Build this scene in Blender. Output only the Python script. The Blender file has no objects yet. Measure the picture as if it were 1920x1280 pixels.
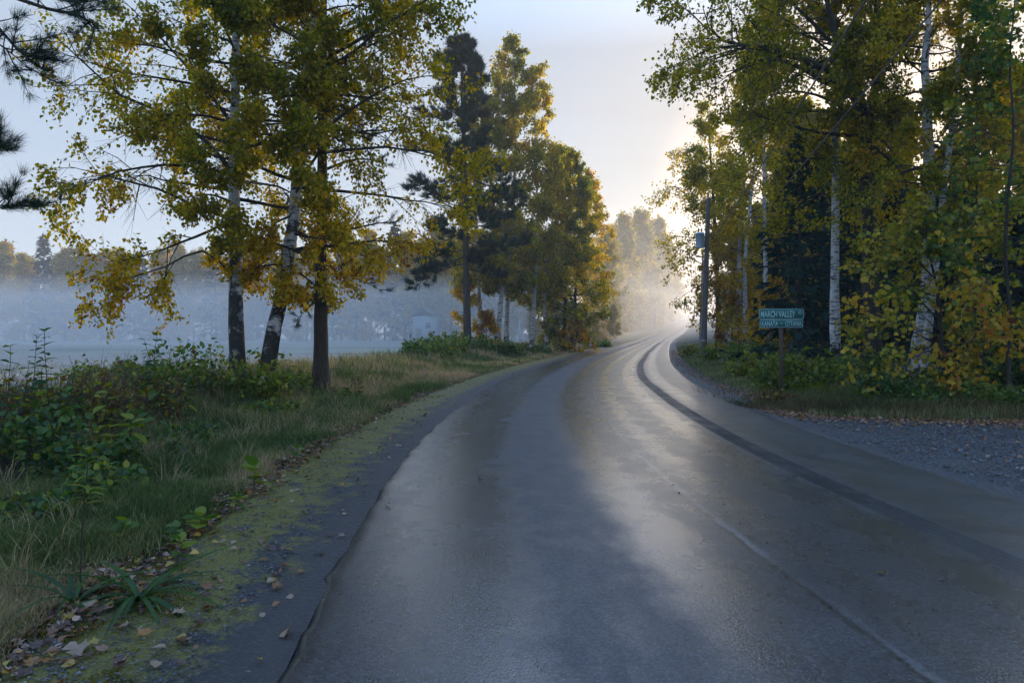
import bpy, math
import numpy as np
from mathutils import Vector, Matrix

R = math.radians
PI = math.pi
D = bpy.data
S = bpy.context.scene
COL = S.collection

# ------------------------------------------------------------------ camera, sky, sun, exposure
CAM_H, F_PX, HOR = 1.6, 1280.0, 622.0
cam_d = D.cameras.new('camera')
cam_d.sensor_width, cam_d.lens = 36.0, 24.0
cam_d.shift_y = -18.0 / 1920.0
cam_d.clip_end = 3000
cam = D.objects.new('camera', cam_d)
cam.location, cam.rotation_euler = (0, 0, CAM_H), (R(90), 0, 0)
COL.objects.link(cam)
S.camera = cam

SUN_AZ, SUN_EL = R(28.0), R(8.0)          # azimuth to the right of straight ahead (+Y)
W = D.worlds.new('World')
S.world = W
W.use_nodes = True
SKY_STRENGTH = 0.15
SUN_STRENGTH = 1.4
S.view_settings.view_transform = 'Standard'
S.view_settings.look = 'None'
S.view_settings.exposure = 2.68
S.view_settings.gamma = 1.0
S.view_settings.use_curve_mapping = False
S.render.engine = 'CYCLES'
cy = S.cycles
cy.use_denoising = True
cy.max_bounces, cy.diffuse_bounces, cy.glossy_bounces, cy.transmission_bounces = 14, 7, 2, 8
cy.volume_bounces, cy.transparent_max_bounces = 5, 8
cy.sample_clamp_indirect = 4.0
cy.use_adaptive_sampling = True
cy.adaptive_threshold = 0.02
cy.caustics_reflective = cy.caustics_refractive = False


def nt_new(tree, typ, **kw):
    n = tree.nodes.new(typ)
    for k, v in kw.items():
        setattr(n, k, v)
    return n


def ramp(t, stops, interp='LINEAR'):
    n = nt_new(t, 'ShaderNodeValToRGB')
    cr = n.color_ramp
    cr.interpolation = interp
    while len(cr.elements) > 1:
        cr.elements.remove(cr.elements[-1])
    cr.elements[0].position, cr.elements[0].color = stops[0][0], (*stops[0][1], 1)
    for p, c in stops[1:]:
        cr.elements.new(p).color = (*c, 1)
    return n


def build_world():
    t = W.node_tree
    t.nodes.clear()
    L = t.links.new
    out = nt_new(t, 'ShaderNodeOutputWorld')
    bg = nt_new(t, 'ShaderNodeBackground')
    sky = nt_new(t, 'ShaderNodeTexSky', sky_type='NISHITA')
    sky.sun_disc = False
    sky.sun_elevation, sky.sun_rotation = SUN_EL, SUN_AZ
    sky.air_density, sky.dust_density, sky.ozone_density = 1.0, 1.0, 3.2
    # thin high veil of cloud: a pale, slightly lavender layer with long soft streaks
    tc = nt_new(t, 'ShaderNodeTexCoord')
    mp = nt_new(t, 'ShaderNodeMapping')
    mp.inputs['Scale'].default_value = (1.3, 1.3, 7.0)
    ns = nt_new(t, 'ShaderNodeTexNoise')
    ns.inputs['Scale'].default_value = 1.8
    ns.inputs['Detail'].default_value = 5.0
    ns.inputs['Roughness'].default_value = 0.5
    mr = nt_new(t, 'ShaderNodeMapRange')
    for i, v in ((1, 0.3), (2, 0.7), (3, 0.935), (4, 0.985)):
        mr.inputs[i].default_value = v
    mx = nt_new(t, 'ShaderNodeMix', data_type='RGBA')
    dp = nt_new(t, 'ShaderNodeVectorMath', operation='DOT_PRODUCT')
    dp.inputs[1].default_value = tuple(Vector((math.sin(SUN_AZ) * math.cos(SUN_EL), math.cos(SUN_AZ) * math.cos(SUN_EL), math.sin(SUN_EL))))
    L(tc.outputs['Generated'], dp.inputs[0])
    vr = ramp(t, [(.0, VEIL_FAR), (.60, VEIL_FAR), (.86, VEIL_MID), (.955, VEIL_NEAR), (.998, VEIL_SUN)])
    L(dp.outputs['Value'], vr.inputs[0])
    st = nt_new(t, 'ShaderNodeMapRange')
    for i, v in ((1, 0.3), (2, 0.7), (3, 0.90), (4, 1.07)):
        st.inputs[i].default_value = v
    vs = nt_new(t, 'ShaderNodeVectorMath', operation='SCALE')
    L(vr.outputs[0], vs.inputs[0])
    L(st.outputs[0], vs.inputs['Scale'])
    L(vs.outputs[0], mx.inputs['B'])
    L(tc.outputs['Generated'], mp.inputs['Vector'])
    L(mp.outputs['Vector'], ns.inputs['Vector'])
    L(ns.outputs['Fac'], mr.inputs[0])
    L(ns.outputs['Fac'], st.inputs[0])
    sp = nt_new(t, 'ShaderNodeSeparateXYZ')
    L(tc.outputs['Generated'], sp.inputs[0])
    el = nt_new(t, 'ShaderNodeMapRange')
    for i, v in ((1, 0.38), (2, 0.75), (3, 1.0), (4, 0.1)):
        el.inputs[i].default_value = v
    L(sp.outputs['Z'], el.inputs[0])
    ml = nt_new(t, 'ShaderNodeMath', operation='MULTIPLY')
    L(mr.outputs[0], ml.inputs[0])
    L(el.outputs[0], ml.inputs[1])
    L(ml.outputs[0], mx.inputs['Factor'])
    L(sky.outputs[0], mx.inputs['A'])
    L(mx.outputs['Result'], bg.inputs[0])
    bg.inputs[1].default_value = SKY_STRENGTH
    L(bg.outputs[0], out.inputs[0])


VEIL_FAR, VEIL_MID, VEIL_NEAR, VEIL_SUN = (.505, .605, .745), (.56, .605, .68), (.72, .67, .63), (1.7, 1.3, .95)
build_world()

sun_d = D.lights.new('sun', 'SUN')
sun_d.energy, sun_d.angle, sun_d.color = SUN_STRENGTH, R(9.0), (1.0, 0.80, 0.58)
sun = D.objects.new('sun', sun_d)
sdir = Vector((math.sin(SUN_AZ) * math.cos(SUN_EL), math.cos(SUN_AZ) * math.cos(SUN_EL), math.sin(SUN_EL)))
sun.rotation_euler = (-sdir).to_track_quat('-Z', 'Y').to_euler()
sun.location = sdir * 200
COL.objects.link(sun)

HAZE_DENSITY = 0.0009
MIST_DENSITY = 0.016


# ------------------------------------------------------------------ small helpers
def unit(v):
    v = np.asarray(v, float)
    return v / np.maximum(np.linalg.norm(v, axis=-1, keepdims=True), 1e-9)


def vnoise(x, y, seed=0):
    x, y = np.asarray(x, float), np.asarray(y, float)
    xi, yi = np.floor(x).astype(np.int64), np.floor(y).astype(np.int64)
    fx, fy = x - xi, y - yi
    fx, fy = fx * fx * (3 - 2 * fx), fy * fy * (3 - 2 * fy)

    def h(a, b):
        n = (a * 374761393 + b * 668265263 + seed * 1442695041) & 0xffffffff
        n = ((n ^ (n >> 13)) * 1274126177) & 0xffffffff
        return ((n ^ (n >> 16)) & 0xffff) / 65535.0
    return (h(xi, yi) * (1 - fx) + h(xi + 1, yi) * fx) * (1 - fy) + (h(xi, yi + 1) * (1 - fx) + h(xi + 1, yi + 1) * fx) * fy


def sstep(a, b, x):
    t = np.clip((np.asarray(x, float) - a) / (b - a), 0, 1)
    return t * t * (3 - 2 * t)


# ------------------------------------------------------------------ lie of the land
_yy = np.arange(-60, 520, 0.5)
_ctrl = np.array([(-60, 7.5), (-30, 2.4), (-15, 0.7), (-6, -0.25), (0, -0.86), (3.1, -1.12), (6.4, -1.40), (9.4, -1.45), (14.8, -1.19), (23.3, -0.27), (35.3, 1.93),
                  (54, 6.1), (89, 14.3), (120, 22.2), (150, 31.2), (220, 52), (300, 77), (400, 108), (520, 146)])
_xl = np.interp(_yy, _ctrl[:, 0], _ctrl[:, 1])
for _ in range(3):
    _k = np.ones(9) / 9
    _xl = np.convolve(np.pad(_xl, 4, mode='edge'), _k, mode='valid')
_zr = np.interp(_yy, [-60, 88, 105, 125, 150, 185, 220, 300, 400, 520], [0, 0, 0.12, 0.5, 1.3, 2.9, 4.6, 8.4, 12, 14])
for _ in range(3):
    _zr = np.convolve(np.pad(_zr, 6, mode='edge'), np.ones(13) / 13, mode='valid')
_zr[:280] = 0
ROADW = 6.15


def XL(y):
    return np.interp(y, _yy, _xl)


def ZR(y):
    return np.interp(y, _yy, _zr)


def gravel_far(x):          # far edge (in y) of the gravel turn-off to the right of the road
    return np.interp(x, [3.5, 5.2, 6.5, 8, 10, 14, 40], [16.0, 13.2, 12.5, 12.2, 11.9, 11.8, 11.8])


def H(x, y):
    x, y = np.asarray(x, float), np.asarray(y, float)
    s, zr = x - XL(y), ZR(y)
    d = -s
    near = 1 - sstep(60, 100, y)
    left = np.interp(d, [0, 1.25, 2.2, 3.3, 4.6, 6.0, 7.5, 10, 16, 400], [0, 0.0, -.03, -.09, .24, .42, .32, -.02, -.22, -.25]) * (0.35 + 0.65 * near)
    lump = (vnoise(x * 1.1, y * 1.1, 1) - .5) * .26 + (vnoise(x * 3.1, y * 3.1, 2) - .5) * .10
    left = left + lump * sstep(1.5, 4, d) * (1 - .75 * sstep(9, 14, d)) * near
    e = s - ROADW
    ver = sstep(0.0, 3.5, y - gravel_far(x))
    right = ver * (np.interp(e, [0, .7, 2.0, 4, 9, 30], [0, 0.02, .14, .34, .5, .6]) + lump * sstep(.9, 3, e) * .8)
    base = np.where(s < 0, left, np.where(e > 0, right, 0))
    under = sstep(-1.45, -1.25, s) * np.where(y > gravel_far(x), 1 - sstep(.7, 1.0, e), 1 - sstep(60, 61, e))
    hill = zr * np.where(s < 0, np.exp(-(d / 45.0) ** 2), 1.0)
    return base - .07 * under + hill


def SURF(x, y):             # what one steps on: ground, or the paving laid over it
    s = x - XL(y)
    if -1.3 < s < 0:
        return float(ZR(y)) + .004
    if 0 <= s <= ROADW:
        return float(ZR(y)) + .02 + .035 * math.sin(s / ROADW * PI)
    if s > ROADW and (y < gravel_far(x) or s < ROADW + .75):
        return float(ZR(y)) + .004
    return float(H(x, y))


def P(px, py, d):           # a point of the photo at a known distance
    return np.array([(px - 960) / F_PX * d, d, CAM_H + (HOR - py) / F_PX * d])


def G(px, py):              # where the sight line through a pixel of the photo meets the ground
    for d in np.concatenate([np.arange(2.2, 40, .05), np.arange(40, 250, .5)]):
        p = P(px, py, d)
        if p[2] <= SURF(p[0], p[1]):
            return np.array([p[0], p[1], SURF(p[0], p[1])])
    return np.array([*P(px, py, 60)[:2], 0.])


# ------------------------------------------------------------------ mesh and object helpers
def mk(name, V, faces, mat, parent=None, smooth=False, attrs=None, uv=None, kind=None):
    V = np.asarray(V, np.float32).reshape(-1, 3)
    if not isinstance(faces, (list, tuple)):
        faces = [faces]
    faces = [np.asarray(f, np.int32) for f in faces if len(f)]
    me = D.meshes.new(name)
    me.vertices.add(len(V))
    me.vertices.foreach_set('co', V.ravel())
    loops = np.concatenate([f.ravel() for f in faces])
    tot = np.concatenate([np.full(len(f), f.shape[1], np.int32) for f in faces])
    st = np.concatenate([[0], np.cumsum(tot)[:-1]]).astype(np.int32)
    me.loops.add(len(loops))
    me.loops.foreach_set('vertex_index', loops)
    me.polygons.add(len(tot))
    me.polygons.foreach_set('loop_start', st)
    if smooth:
        me.polygons.foreach_set('use_smooth', np.ones(len(tot), bool))
    if uv is not None:
        ul = me.uv_layers.new(name='UVMap')
        ul.data.foreach_set('uv', np.asarray(uv, np.float32)[loops].ravel())
    for k, a in (attrs or {}).items():
        at = me.attributes.new(k, 'FLOAT', 'FACE')
        at.data.foreach_set('value', np.asarray(a, np.float32))
    me.update(calc_edges=True)
    me.materials.append(mat)
    o = D.objects.new(name, me)
    COL.objects.link(o)
    if parent is not None:
        o.parent = parent
    if kind:
        o['kind'] = kind
    return o


def tag(o, label, cat, group=None):
    o['label'], o['category'] = label, cat
    if group:
        o['group'] = group
    return o


def thing(name, loc, label, cat, group=None):
    o = D.objects.new(name, None)
    o.empty_display_size = .2
    o.location = loc
    COL.objects.link(o)
    return tag(o, label, cat, group)


def dup(root, loc, rz, sc, label=None, group=None):
    r = root.copy()
    COL.objects.link(r)
    r.location, r.rotation_euler, r.scale = loc, (0, 0, rz), (sc, sc, sc)
    if label:
        r['label'] = label
    if group:
        r['group'] = group
    for ch in list(root.children):
        c = ch.copy()
        COL.objects.link(c)
        c.parent = r
    return r


def smooth_path(pts, n):    # Catmull-Rom through control points, n samples
    p = np.asarray(pts, float)
    p = np.vstack([2 * p[0] - p[1], p, 2 * p[-1] - p[-2]])
    m = len(p) - 3
    t = np.linspace(0, m - 1e-6, n)
    i = t.astype(int)
    f = (t - i)[:, None]
    a, b, c, d = p[i], p[i + 1], p[i + 2], p[i + 3]
    return .5 * (2 * b + (c - a) * f + (2 * a - 5 * b + 4 * c - d) * f ** 2 + (3 * b - a - 3 * c + d) * f ** 3)


def tube(pts, rad, sides):  # pts (N,K,3), rad (N,K)
    pts, rad = np.asarray(pts, float), np.asarray(rad, float)
    if pts.ndim == 2:
        pts, rad = pts[None], rad[None]
    N, K, _ = pts.shape
    tan = unit(np.gradient(pts, axis=1))
    mean = unit(tan.mean(1))
    ref = np.where(np.abs(mean[:, 2:3]) > .8, np.array([[1., 0, 0]]), np.array([[0, 0, 1.]]))[:, None, :]
    a = unit(np.cross(tan, np.broadcast_to(ref, tan.shape)))
    b = np.cross(tan, a)
    th = np.linspace(0, 2 * PI, sides, endpoint=False)
    ring = pts[:, :, None, :] + rad[:, :, None, None] * (np.cos(th)[None, None, :, None] * a[:, :, None, :] + np.sin(th)[None, None, :, None] * b[:, :, None, :])
    V = ring.reshape(-1, 3)
    n, k, q = np.meshgrid(np.arange(N), np.arange(K - 1), np.arange(sides), indexing='ij')
    b0 = (n * K + k) * sides
    q2 = (q + 1) % sides
    F = np.stack([b0 + q, b0 + q2, b0 + sides + q2, b0 + sides + q], -1).reshape(-1, 4)
    return V, F


def merge(parts):
    V, F, o = [], [], 0
    for v, f in parts:
        V.append(v)
        F.append(f + o)
        o += len(v)
    return np.vstack(V), F


def box(c, s):
    c, s = np.asarray(c, float), np.asarray(s, float) / 2
    V = np.array([[x, y, z] for x in (-1, 1) for y in (-1, 1) for z in (-1, 1)]) * s + c
    F = np.array([[0, 1, 3, 2], [4, 6, 7, 5], [0, 4, 5, 1], [2, 3, 7, 6], [0, 2, 6, 4], [1, 5, 7, 3]])
    return V, F


# leaf outlines: (along, across, lift)
SH = {
    'rhomb': (np.array([(0, 0, 0), (.42, .36, .08), (1, 0, -.05), (.42, -.36, .08)]), np.array([(0, 1, 2), (0, 2, 3)])),
    'ovate': (np.array([(0, 0, 0), (.16, .30, .05), (.48, .36, .08), (1, 0, -.10), (.48, -.36, .08), (.16, -.30, .05)]), np.array([(0, 1, 2, 3), (0, 3, 4, 5)])),
    'needle': (np.array([(0, .03, 0), (0, -.03, 0), (1, 0, 0)]), np.array([(0, 1, 2)])),
    'spray': (np.array([(0, 0, 0), (.35, .22, -.02), (1, 0, -.15), (.35, -.22, -.02)]), np.array([(0, 1, 2), (0, 2, 3)])),
}
_m = [(0, 0), (.06, .22), (.02, .46), (.26, .38), (.42, .62), (.52, .36), (.70, .34), (.70, .16), (1.0, 0)]
_mo = _m + [(a, -b) for a, b in _m[-2:0:-1]]
SH['maple'] = (np.array([(.32, 0, -.02)] + [(a, b, .10 * abs(b) - .14 * a * a) for a, b in _mo]),
               np.array([(0, 1 + i, 1 + (i + 1) % len(_mo)) for i in range(len(_mo))]))
_l = [(t, .5 * .30 * math.sin(PI * t ** .8) ** .9) for t in np.linspace(0, 1, 8)]
SH['lance'] = (np.array([(t, 0, -.35 * t * t) for t, w in _l] + [(t, w, -.35 * t * t + .03) for t, w in _l[1:-1]] + [(t, -w, -.35 * t * t + .03) for t, w in _l[1:-1]]),
               None)


def leaf_sheet(ts, width, droop, fold=.3):      # a long or broad leaf with a midrib: local x along, y across, z lift
    n = len(ts)
    V, F = [], []
    for t in ts:
        w = width(t)
        z = -droop * t * t
        V += [(t, -w, z + fold * w), (t, 0, z), (t, w, z + fold * w)]
    for i in range(n - 1):
        a = i * 3
        F += [(a, a + 1, a + 4, a + 3), (a + 1, a + 2, a + 5, a + 4)]
    return np.array(V, float), np.array(F)


def leaf_mesh(pos, axis, nrm, size, shape):
    sv, sf = SH[shape] if isinstance(shape, str) else shape
    axis = unit(axis)
    side = unit(np.cross(nrm, axis))
    nrm = np.cross(axis, side)
    size = np.asarray(size, float)[:, None, None]
    V = pos[:, None, :] + size * (sv[None, :, 0:1] * axis[:, None, :] + sv[None, :, 1:2] * side[:, None, :] + sv[None, :, 2:3] * nrm[:, None, :])
    n = len(pos)
    F = (np.arange(n) * len(sv))[:, None, None] + sf[None]
    return V.reshape(-1, 3), F.reshape(-1, sf.shape[1]), len(sf)


# ------------------------------------------------------------------ materials
def new_mat(name):
    m = D.materials.new(name)
    m.use_nodes = True
    t = m.node_tree
    t.nodes.clear()
    return m, t, t.links.new


def math_n(t, op, a, b=None, c=None, clamp=False):
    n = nt_new(t, 'ShaderNodeMath', operation=op)
    n.use_clamp = clamp
    for i, v in enumerate((a, b, c)):
        if v is None:
            continue
        if isinstance(v, (int, float)):
            n.inputs[i].default_value = v
        else:
            t.links.new(v, n.inputs[i])
    return n.outputs[0]


def noise_n(t, vec, scale, detail=4, rough=.55, dist=0):
    n = nt_new(t, 'ShaderNodeTexNoise')
    n.inputs['Scale'].default_value = scale
    n.inputs['Detail'].default_value = detail
    n.inputs['Roughness'].default_value = rough
    n.inputs['Distortion'].default_value = dist
    if vec is not None:
        t.links.new(vec, n.inputs['Vector'])
    return n


def mapr(t, v, a, b, c, d):
    n = nt_new(t, 'ShaderNodeMapRange')
    t.links.new(v, n.inputs[0])
    for i, x in enumerate((a, b, c, d)):
        if isinstance(x, (int, float)):
            n.inputs[i + 1].default_value = x
        else:
            t.links.new(x, n.inputs[i + 1])
    return n.outputs[0]


def mixc(t, fac, a, b, blend='MIX'):
    n = nt_new(t, 'ShaderNodeMix', data_type='RGBA', blend_type=blend)
    for key, v in (('Factor', fac), ('A', a), ('B', b)):
        if isinstance(v, (int, float)):
            n.inputs[key].default_value = v
        elif isinstance(v, tuple):
            n.inputs[key].default_value = (*v, 1)
        else:
            t.links.new(v, n.inputs[key])
    return n.outputs['Result']


def leaf_mat(name, stops, trans=.42, gloss=.0, rough=.45):
    m, t, L = new_mat(name)
    a = nt_new(t, 'ShaderNodeAttribute', attribute_name='tint')
    v = nt_new(t, 'ShaderNodeAttribute', attribute_name='val')
    cr = ramp(t, stops)
    L(a.outputs['Fac'], cr.inputs[0])
    hsv = nt_new(t, 'ShaderNodeHueSaturation')
    L(cr.outputs[0], hsv.inputs['Color'])
    L(v.outputs['Fac'], hsv.inputs['Value'])
    df = nt_new(t, 'ShaderNodeBsdfDiffuse')
    tr = nt_new(t, 'ShaderNodeBsdfTranslucent')
    L(hsv.outputs[0], df.inputs[0])
    hs2 = nt_new(t, 'ShaderNodeHueSaturation')
    hs2.inputs['Saturation'].default_value = 1.15
    hs2.inputs['Value'].default_value = 1.5
    L(hsv.outputs[0], hs2.inputs['Color'])
    L(hs2.outputs[0], tr.inputs[0])
    mx = nt_new(t, 'ShaderNodeMixShader')
    mx.inputs[0].default_value = trans
    L(df.outputs[0], mx.inputs[1])
    L(tr.outputs[0], mx.inputs[2])
    res = mx.outputs[0]
    if gloss:
        g = nt_new(t, 'ShaderNodeBsdfAnisotropic')
        g.inputs['Roughness'].default_value = rough
        g.inputs['Color'].default_value = (1, 1, 1, 1)
        m2 = nt_new(t, 'ShaderNodeMixShader')
        m2.inputs[0].default_value = gloss
        L(res, m2.inputs[1])
        L(g.outputs[0], m2.inputs[2])
        res = m2.outputs[0]
    out = nt_new(t, 'ShaderNodeOutputMaterial')
    L(res, out.inputs[0])
    return m


def simple_mat(name, col, rough=.7, var=.25, scale=6, metallic=0, bump=0, bscale=30, stretch=None):
    m, t, L = new_mat(name)
    tc = nt_new(t, 'ShaderNodeTexCoord')
    vec = tc.outputs['Object']
    if stretch:
        mp = nt_new(t, 'ShaderNodeMapping')
        mp.inputs['Scale'].default_value = stretch
        L(vec, mp.inputs[0])
        vec = mp.outputs[0]
    n = noise_n(t, vec, scale)
    f = mapr(t, n.outputs['Fac'], .3, .7, 1 - var, 1 + var)
    hs = nt_new(t, 'ShaderNodeHueSaturation')
    hs.inputs['Color'].default_value = (*col, 1)
    L(f, hs.inputs['Value'])
    b = nt_new(t, 'ShaderNodeBsdfPrincipled')
    L(hs.outputs[0], b.inputs['Base Color'])
    b.inputs['Roughness'].default_value = rough
    b.inputs['Metallic'].default_value = metallic
    if bump:
        bn = noise_n(t, vec, bscale, 5)
        bm = nt_new(t, 'ShaderNodeBump')
        bm.inputs['Strength'].default_value = bump
        bm.inputs['Distance'].default_value = .02
        L(bn.outputs['Fac'], bm.inputs['Height'])
        L(bm.outputs[0], b.inputs['Normal'])
    out = nt_new(t, 'ShaderNodeOutputMaterial')
    L(b.outputs[0], out.inputs[0])
    return m


def birch_bark(name, dark_to):      # papery white bark, black lenticels and scars, dark and rough towards the root
    m, t, L = new_mat(name)
    tc = nt_new(t, 'ShaderNodeTexCoord')
    mp = nt_new(t, 'ShaderNodeMapping')
    mp.inputs['Scale'].default_value = (3, 3, 22)
    L(tc.outputs['Object'], mp.inputs[0])
    n1 = noise_n(t, mp.outputs[0], 1.0, 4, .6)
    n2 = noise_n(t, tc.outputs['Object'], 2.6, 4, .65, .4)
    sep = nt_new(t, 'ShaderNodeSeparateXYZ')
    L(tc.outputs['Object'], sep.inputs[0])
    low = mapr(t, sep.outputs['Z'], 0, dark_to, .24, -.02)
    len_ = mapr(t, n1.outputs['Fac'], .56, .62, 0, 1)
    patch = mapr(t, math_n(t, 'ADD', n2.outputs['Fac'], low), .56, .66, 0, 1)
    f = math_n(t, 'MAXIMUM', len_, patch)
    c = mixc(t, f, (.60, .60, .60), (.014, .013, .013))
    n3 = noise_n(t, tc.outputs['Object'], 9, 3)
    c = mixc(t, mapr(t, n3.outputs['Fac'], .45, .8, 0, .6), c, (.06, .052, .048))
    b = nt_new(t, 'ShaderNodeBsdfPrincipled')
    L(c, b.inputs['Base Color'])
    b.inputs['Roughness'].default_value = .75
    bm = nt_new(t, 'ShaderNodeBump')
    bm.inputs['Strength'].default_value = .6
    bm.inputs['Distance'].default_value = .03
    L(f, bm.inputs['Height'])
    L(bm.outputs[0], b.inputs['Normal'])
    out = nt_new(t, 'ShaderNodeOutputMaterial')
    L(b.outputs[0], out.inputs[0])
    return m


M = {}
M['birch_near'] = birch_bark('birch_bark_rough', 6.5)
M['birch'] = birch_bark('birch_bark', 1.5)
M['pine_bark'] = simple_mat('pine_bark', (.055, .042, .034), .9, .45, 3, bump=1.0, bscale=4, stretch=(9, 9, 1.6))
M['dark_bark'] = simple_mat('dark_bark', (.038, .032, .028), .9, .4, 3, bump=.8, bscale=5, stretch=(8, 8, 2))
M['twig'] = simple_mat('twig_bark', (.030, .024, .020), .85, .3, 6)
GREEN, OLIVE, YEL, ORG, BRN = (.085, .135, .020), (.25, .23, .026), (.52, .38, .028), (.46, .23, .022), (.22, .10, .022)
M['leaf_birch'] = leaf_mat('birch_leaf', [(0, GREEN), (.35, OLIVE), (.68, YEL), (.93, ORG), (1, BRN)], .48)
M['leaf_far'] = leaf_mat('far_leaf', [(0, (.07, .10, .025)), (.4, OLIVE), (.75, (.38, .28, .03)), (1, (.38, .22, .03))])
M['leaf_maple'] = leaf_mat('maple_leaf', [(0, (.03, .10, .025)), (.25, (.10, .17, .025)), (.5, (.40, .33, .022)), (.75, (.46, .26, .020)), (.92, (.40, .12, .02)), (1, (.18, .05, .015))], .4, .02)
M['needle_near'] = leaf_mat('pine_needle', [(0, (.012, .032, .022)), (1, (.030, .060, .030))], .12, .03, .4)
M['needle'] = leaf_mat('conifer_needle', [(0, (.010, .034, .030)), (1, (.024, .062, .042))], .12)
M['herb'] = leaf_mat('herb_leaf', [(0, (.028, .068, .030)), (.4, (.075, .15, .030)), (.7, (.26, .28, .030)), (.88, (.20, .13, .03)), (1, (.10, .045, .022))], .35, .02, .4)
M['grass'] = leaf_mat('grass_blade', [(0, (.075, .12, .042)), (.4, (.15, .18, .065)), (.7, (.32, .27, .14)), (1, (.42, .31, .19))], .3)
M['fern'] = leaf_mat('fern_frond', [(0, (.045, .12, .03)), (.5, (.18, .24, .035)), (1, (.42, .30, .04))], .4)
M['litter'] = leaf_mat('fallen_leaf', [(0, (.30, .20, .13)), (.3, (.40, .27, .19)), (.55, (.22, .095, .045)), (.74, (.34, .14, .03)), (.81, (.40, .26, .04)), (.88, (.13, .07, .05)), (1, (.08, .04, .03))], .12, .05, .35)
M['dry_stem'] = simple_mat('dry_stem', (.055, .040, .030), .85, .3, 5)
M['green_stem'] = simple_mat('green_stem', (.045, .055, .020), .7, .3, 5)


# ------------------------------------------------------------------ trees
def grow(start, dirs, length, K, droop, wander, rng):
    N = len(start)
    pts = np.zeros((N, K, 3))
    pts[:, 0] = start
    d = unit(dirs)
    seg = (length / (K - 1))[:, None]
    droop = np.broadcast_to(np.asarray(droop, float), (N,))
    for k in range(1, K):
        d = d + rng.normal(0, wander, (N, 3))
        d[:, 2] -= droop / (K - 1)
        d = unit(d)
        pts[:, k] = pts[:, k - 1] + d * seg
    return pts


def at(pts, idx, f):        # point and tangent on polyline idx at fraction f
    K = pts.shape[1]
    u = np.clip(f, 0, .999) * (K - 1)
    i = u.astype(int)
    a, b = pts[idx, i], pts[idx, i + 1]
    return a + (b - a) * (u - i)[:, None], unit(b - a)


def rnd_dir(rng, n):
    return unit(rng.normal(0, 1, (n, 3)))


def side_dir(tan, ang, rng):
    p = unit(np.cross(tan, rnd_dir(rng, len(tan))))
    return tan * np.cos(ang)[:, None] + p * np.sin(ang)[:, None]


def kids(pts, plen, n, f0, f1, a0, a1, l0, rng):
    N = len(pts)
    idx = np.repeat(np.arange(N), n)
    f = np.tile((np.arange(n) + .5) / n, N) + rng.uniform(-.4, .4, N * n) / n
    f = f0 + (f1 - f0) * f
    p, tan = at(pts, idx, f)
    d = side_dir(tan, np.radians(rng.uniform(a0, a1, N * n)), rng)
    ln = plen[idx] * l0 * (1.1 - .55 * f) * rng.uniform(.65, 1.2, N * n)
    return idx, f, p, d, ln


def foliage(twigs, per, size, rng, hang=.5, shape='ovate', spread=.06):
    N = len(twigs)
    idx = np.repeat(np.arange(N), per)
    f = rng.uniform(.08, 1, N * per)
    p, tan = at(twigs, idx, f)
    ax = unit(rnd_dir(rng, N * per) * .8 + tan * .4 + np.array([0, 0, -hang]) * rng.uniform(.5, 1.5, (N * per, 1)))
    nr = rnd_dir(rng, N * per) + np.array([0, 0, .6])
    p = p + rng.normal(0, spread, p.shape) + np.array([0, 0, -spread * .5])
    return p, ax, nr, size * rng.uniform(.65, 1.25, N * per)


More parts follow.
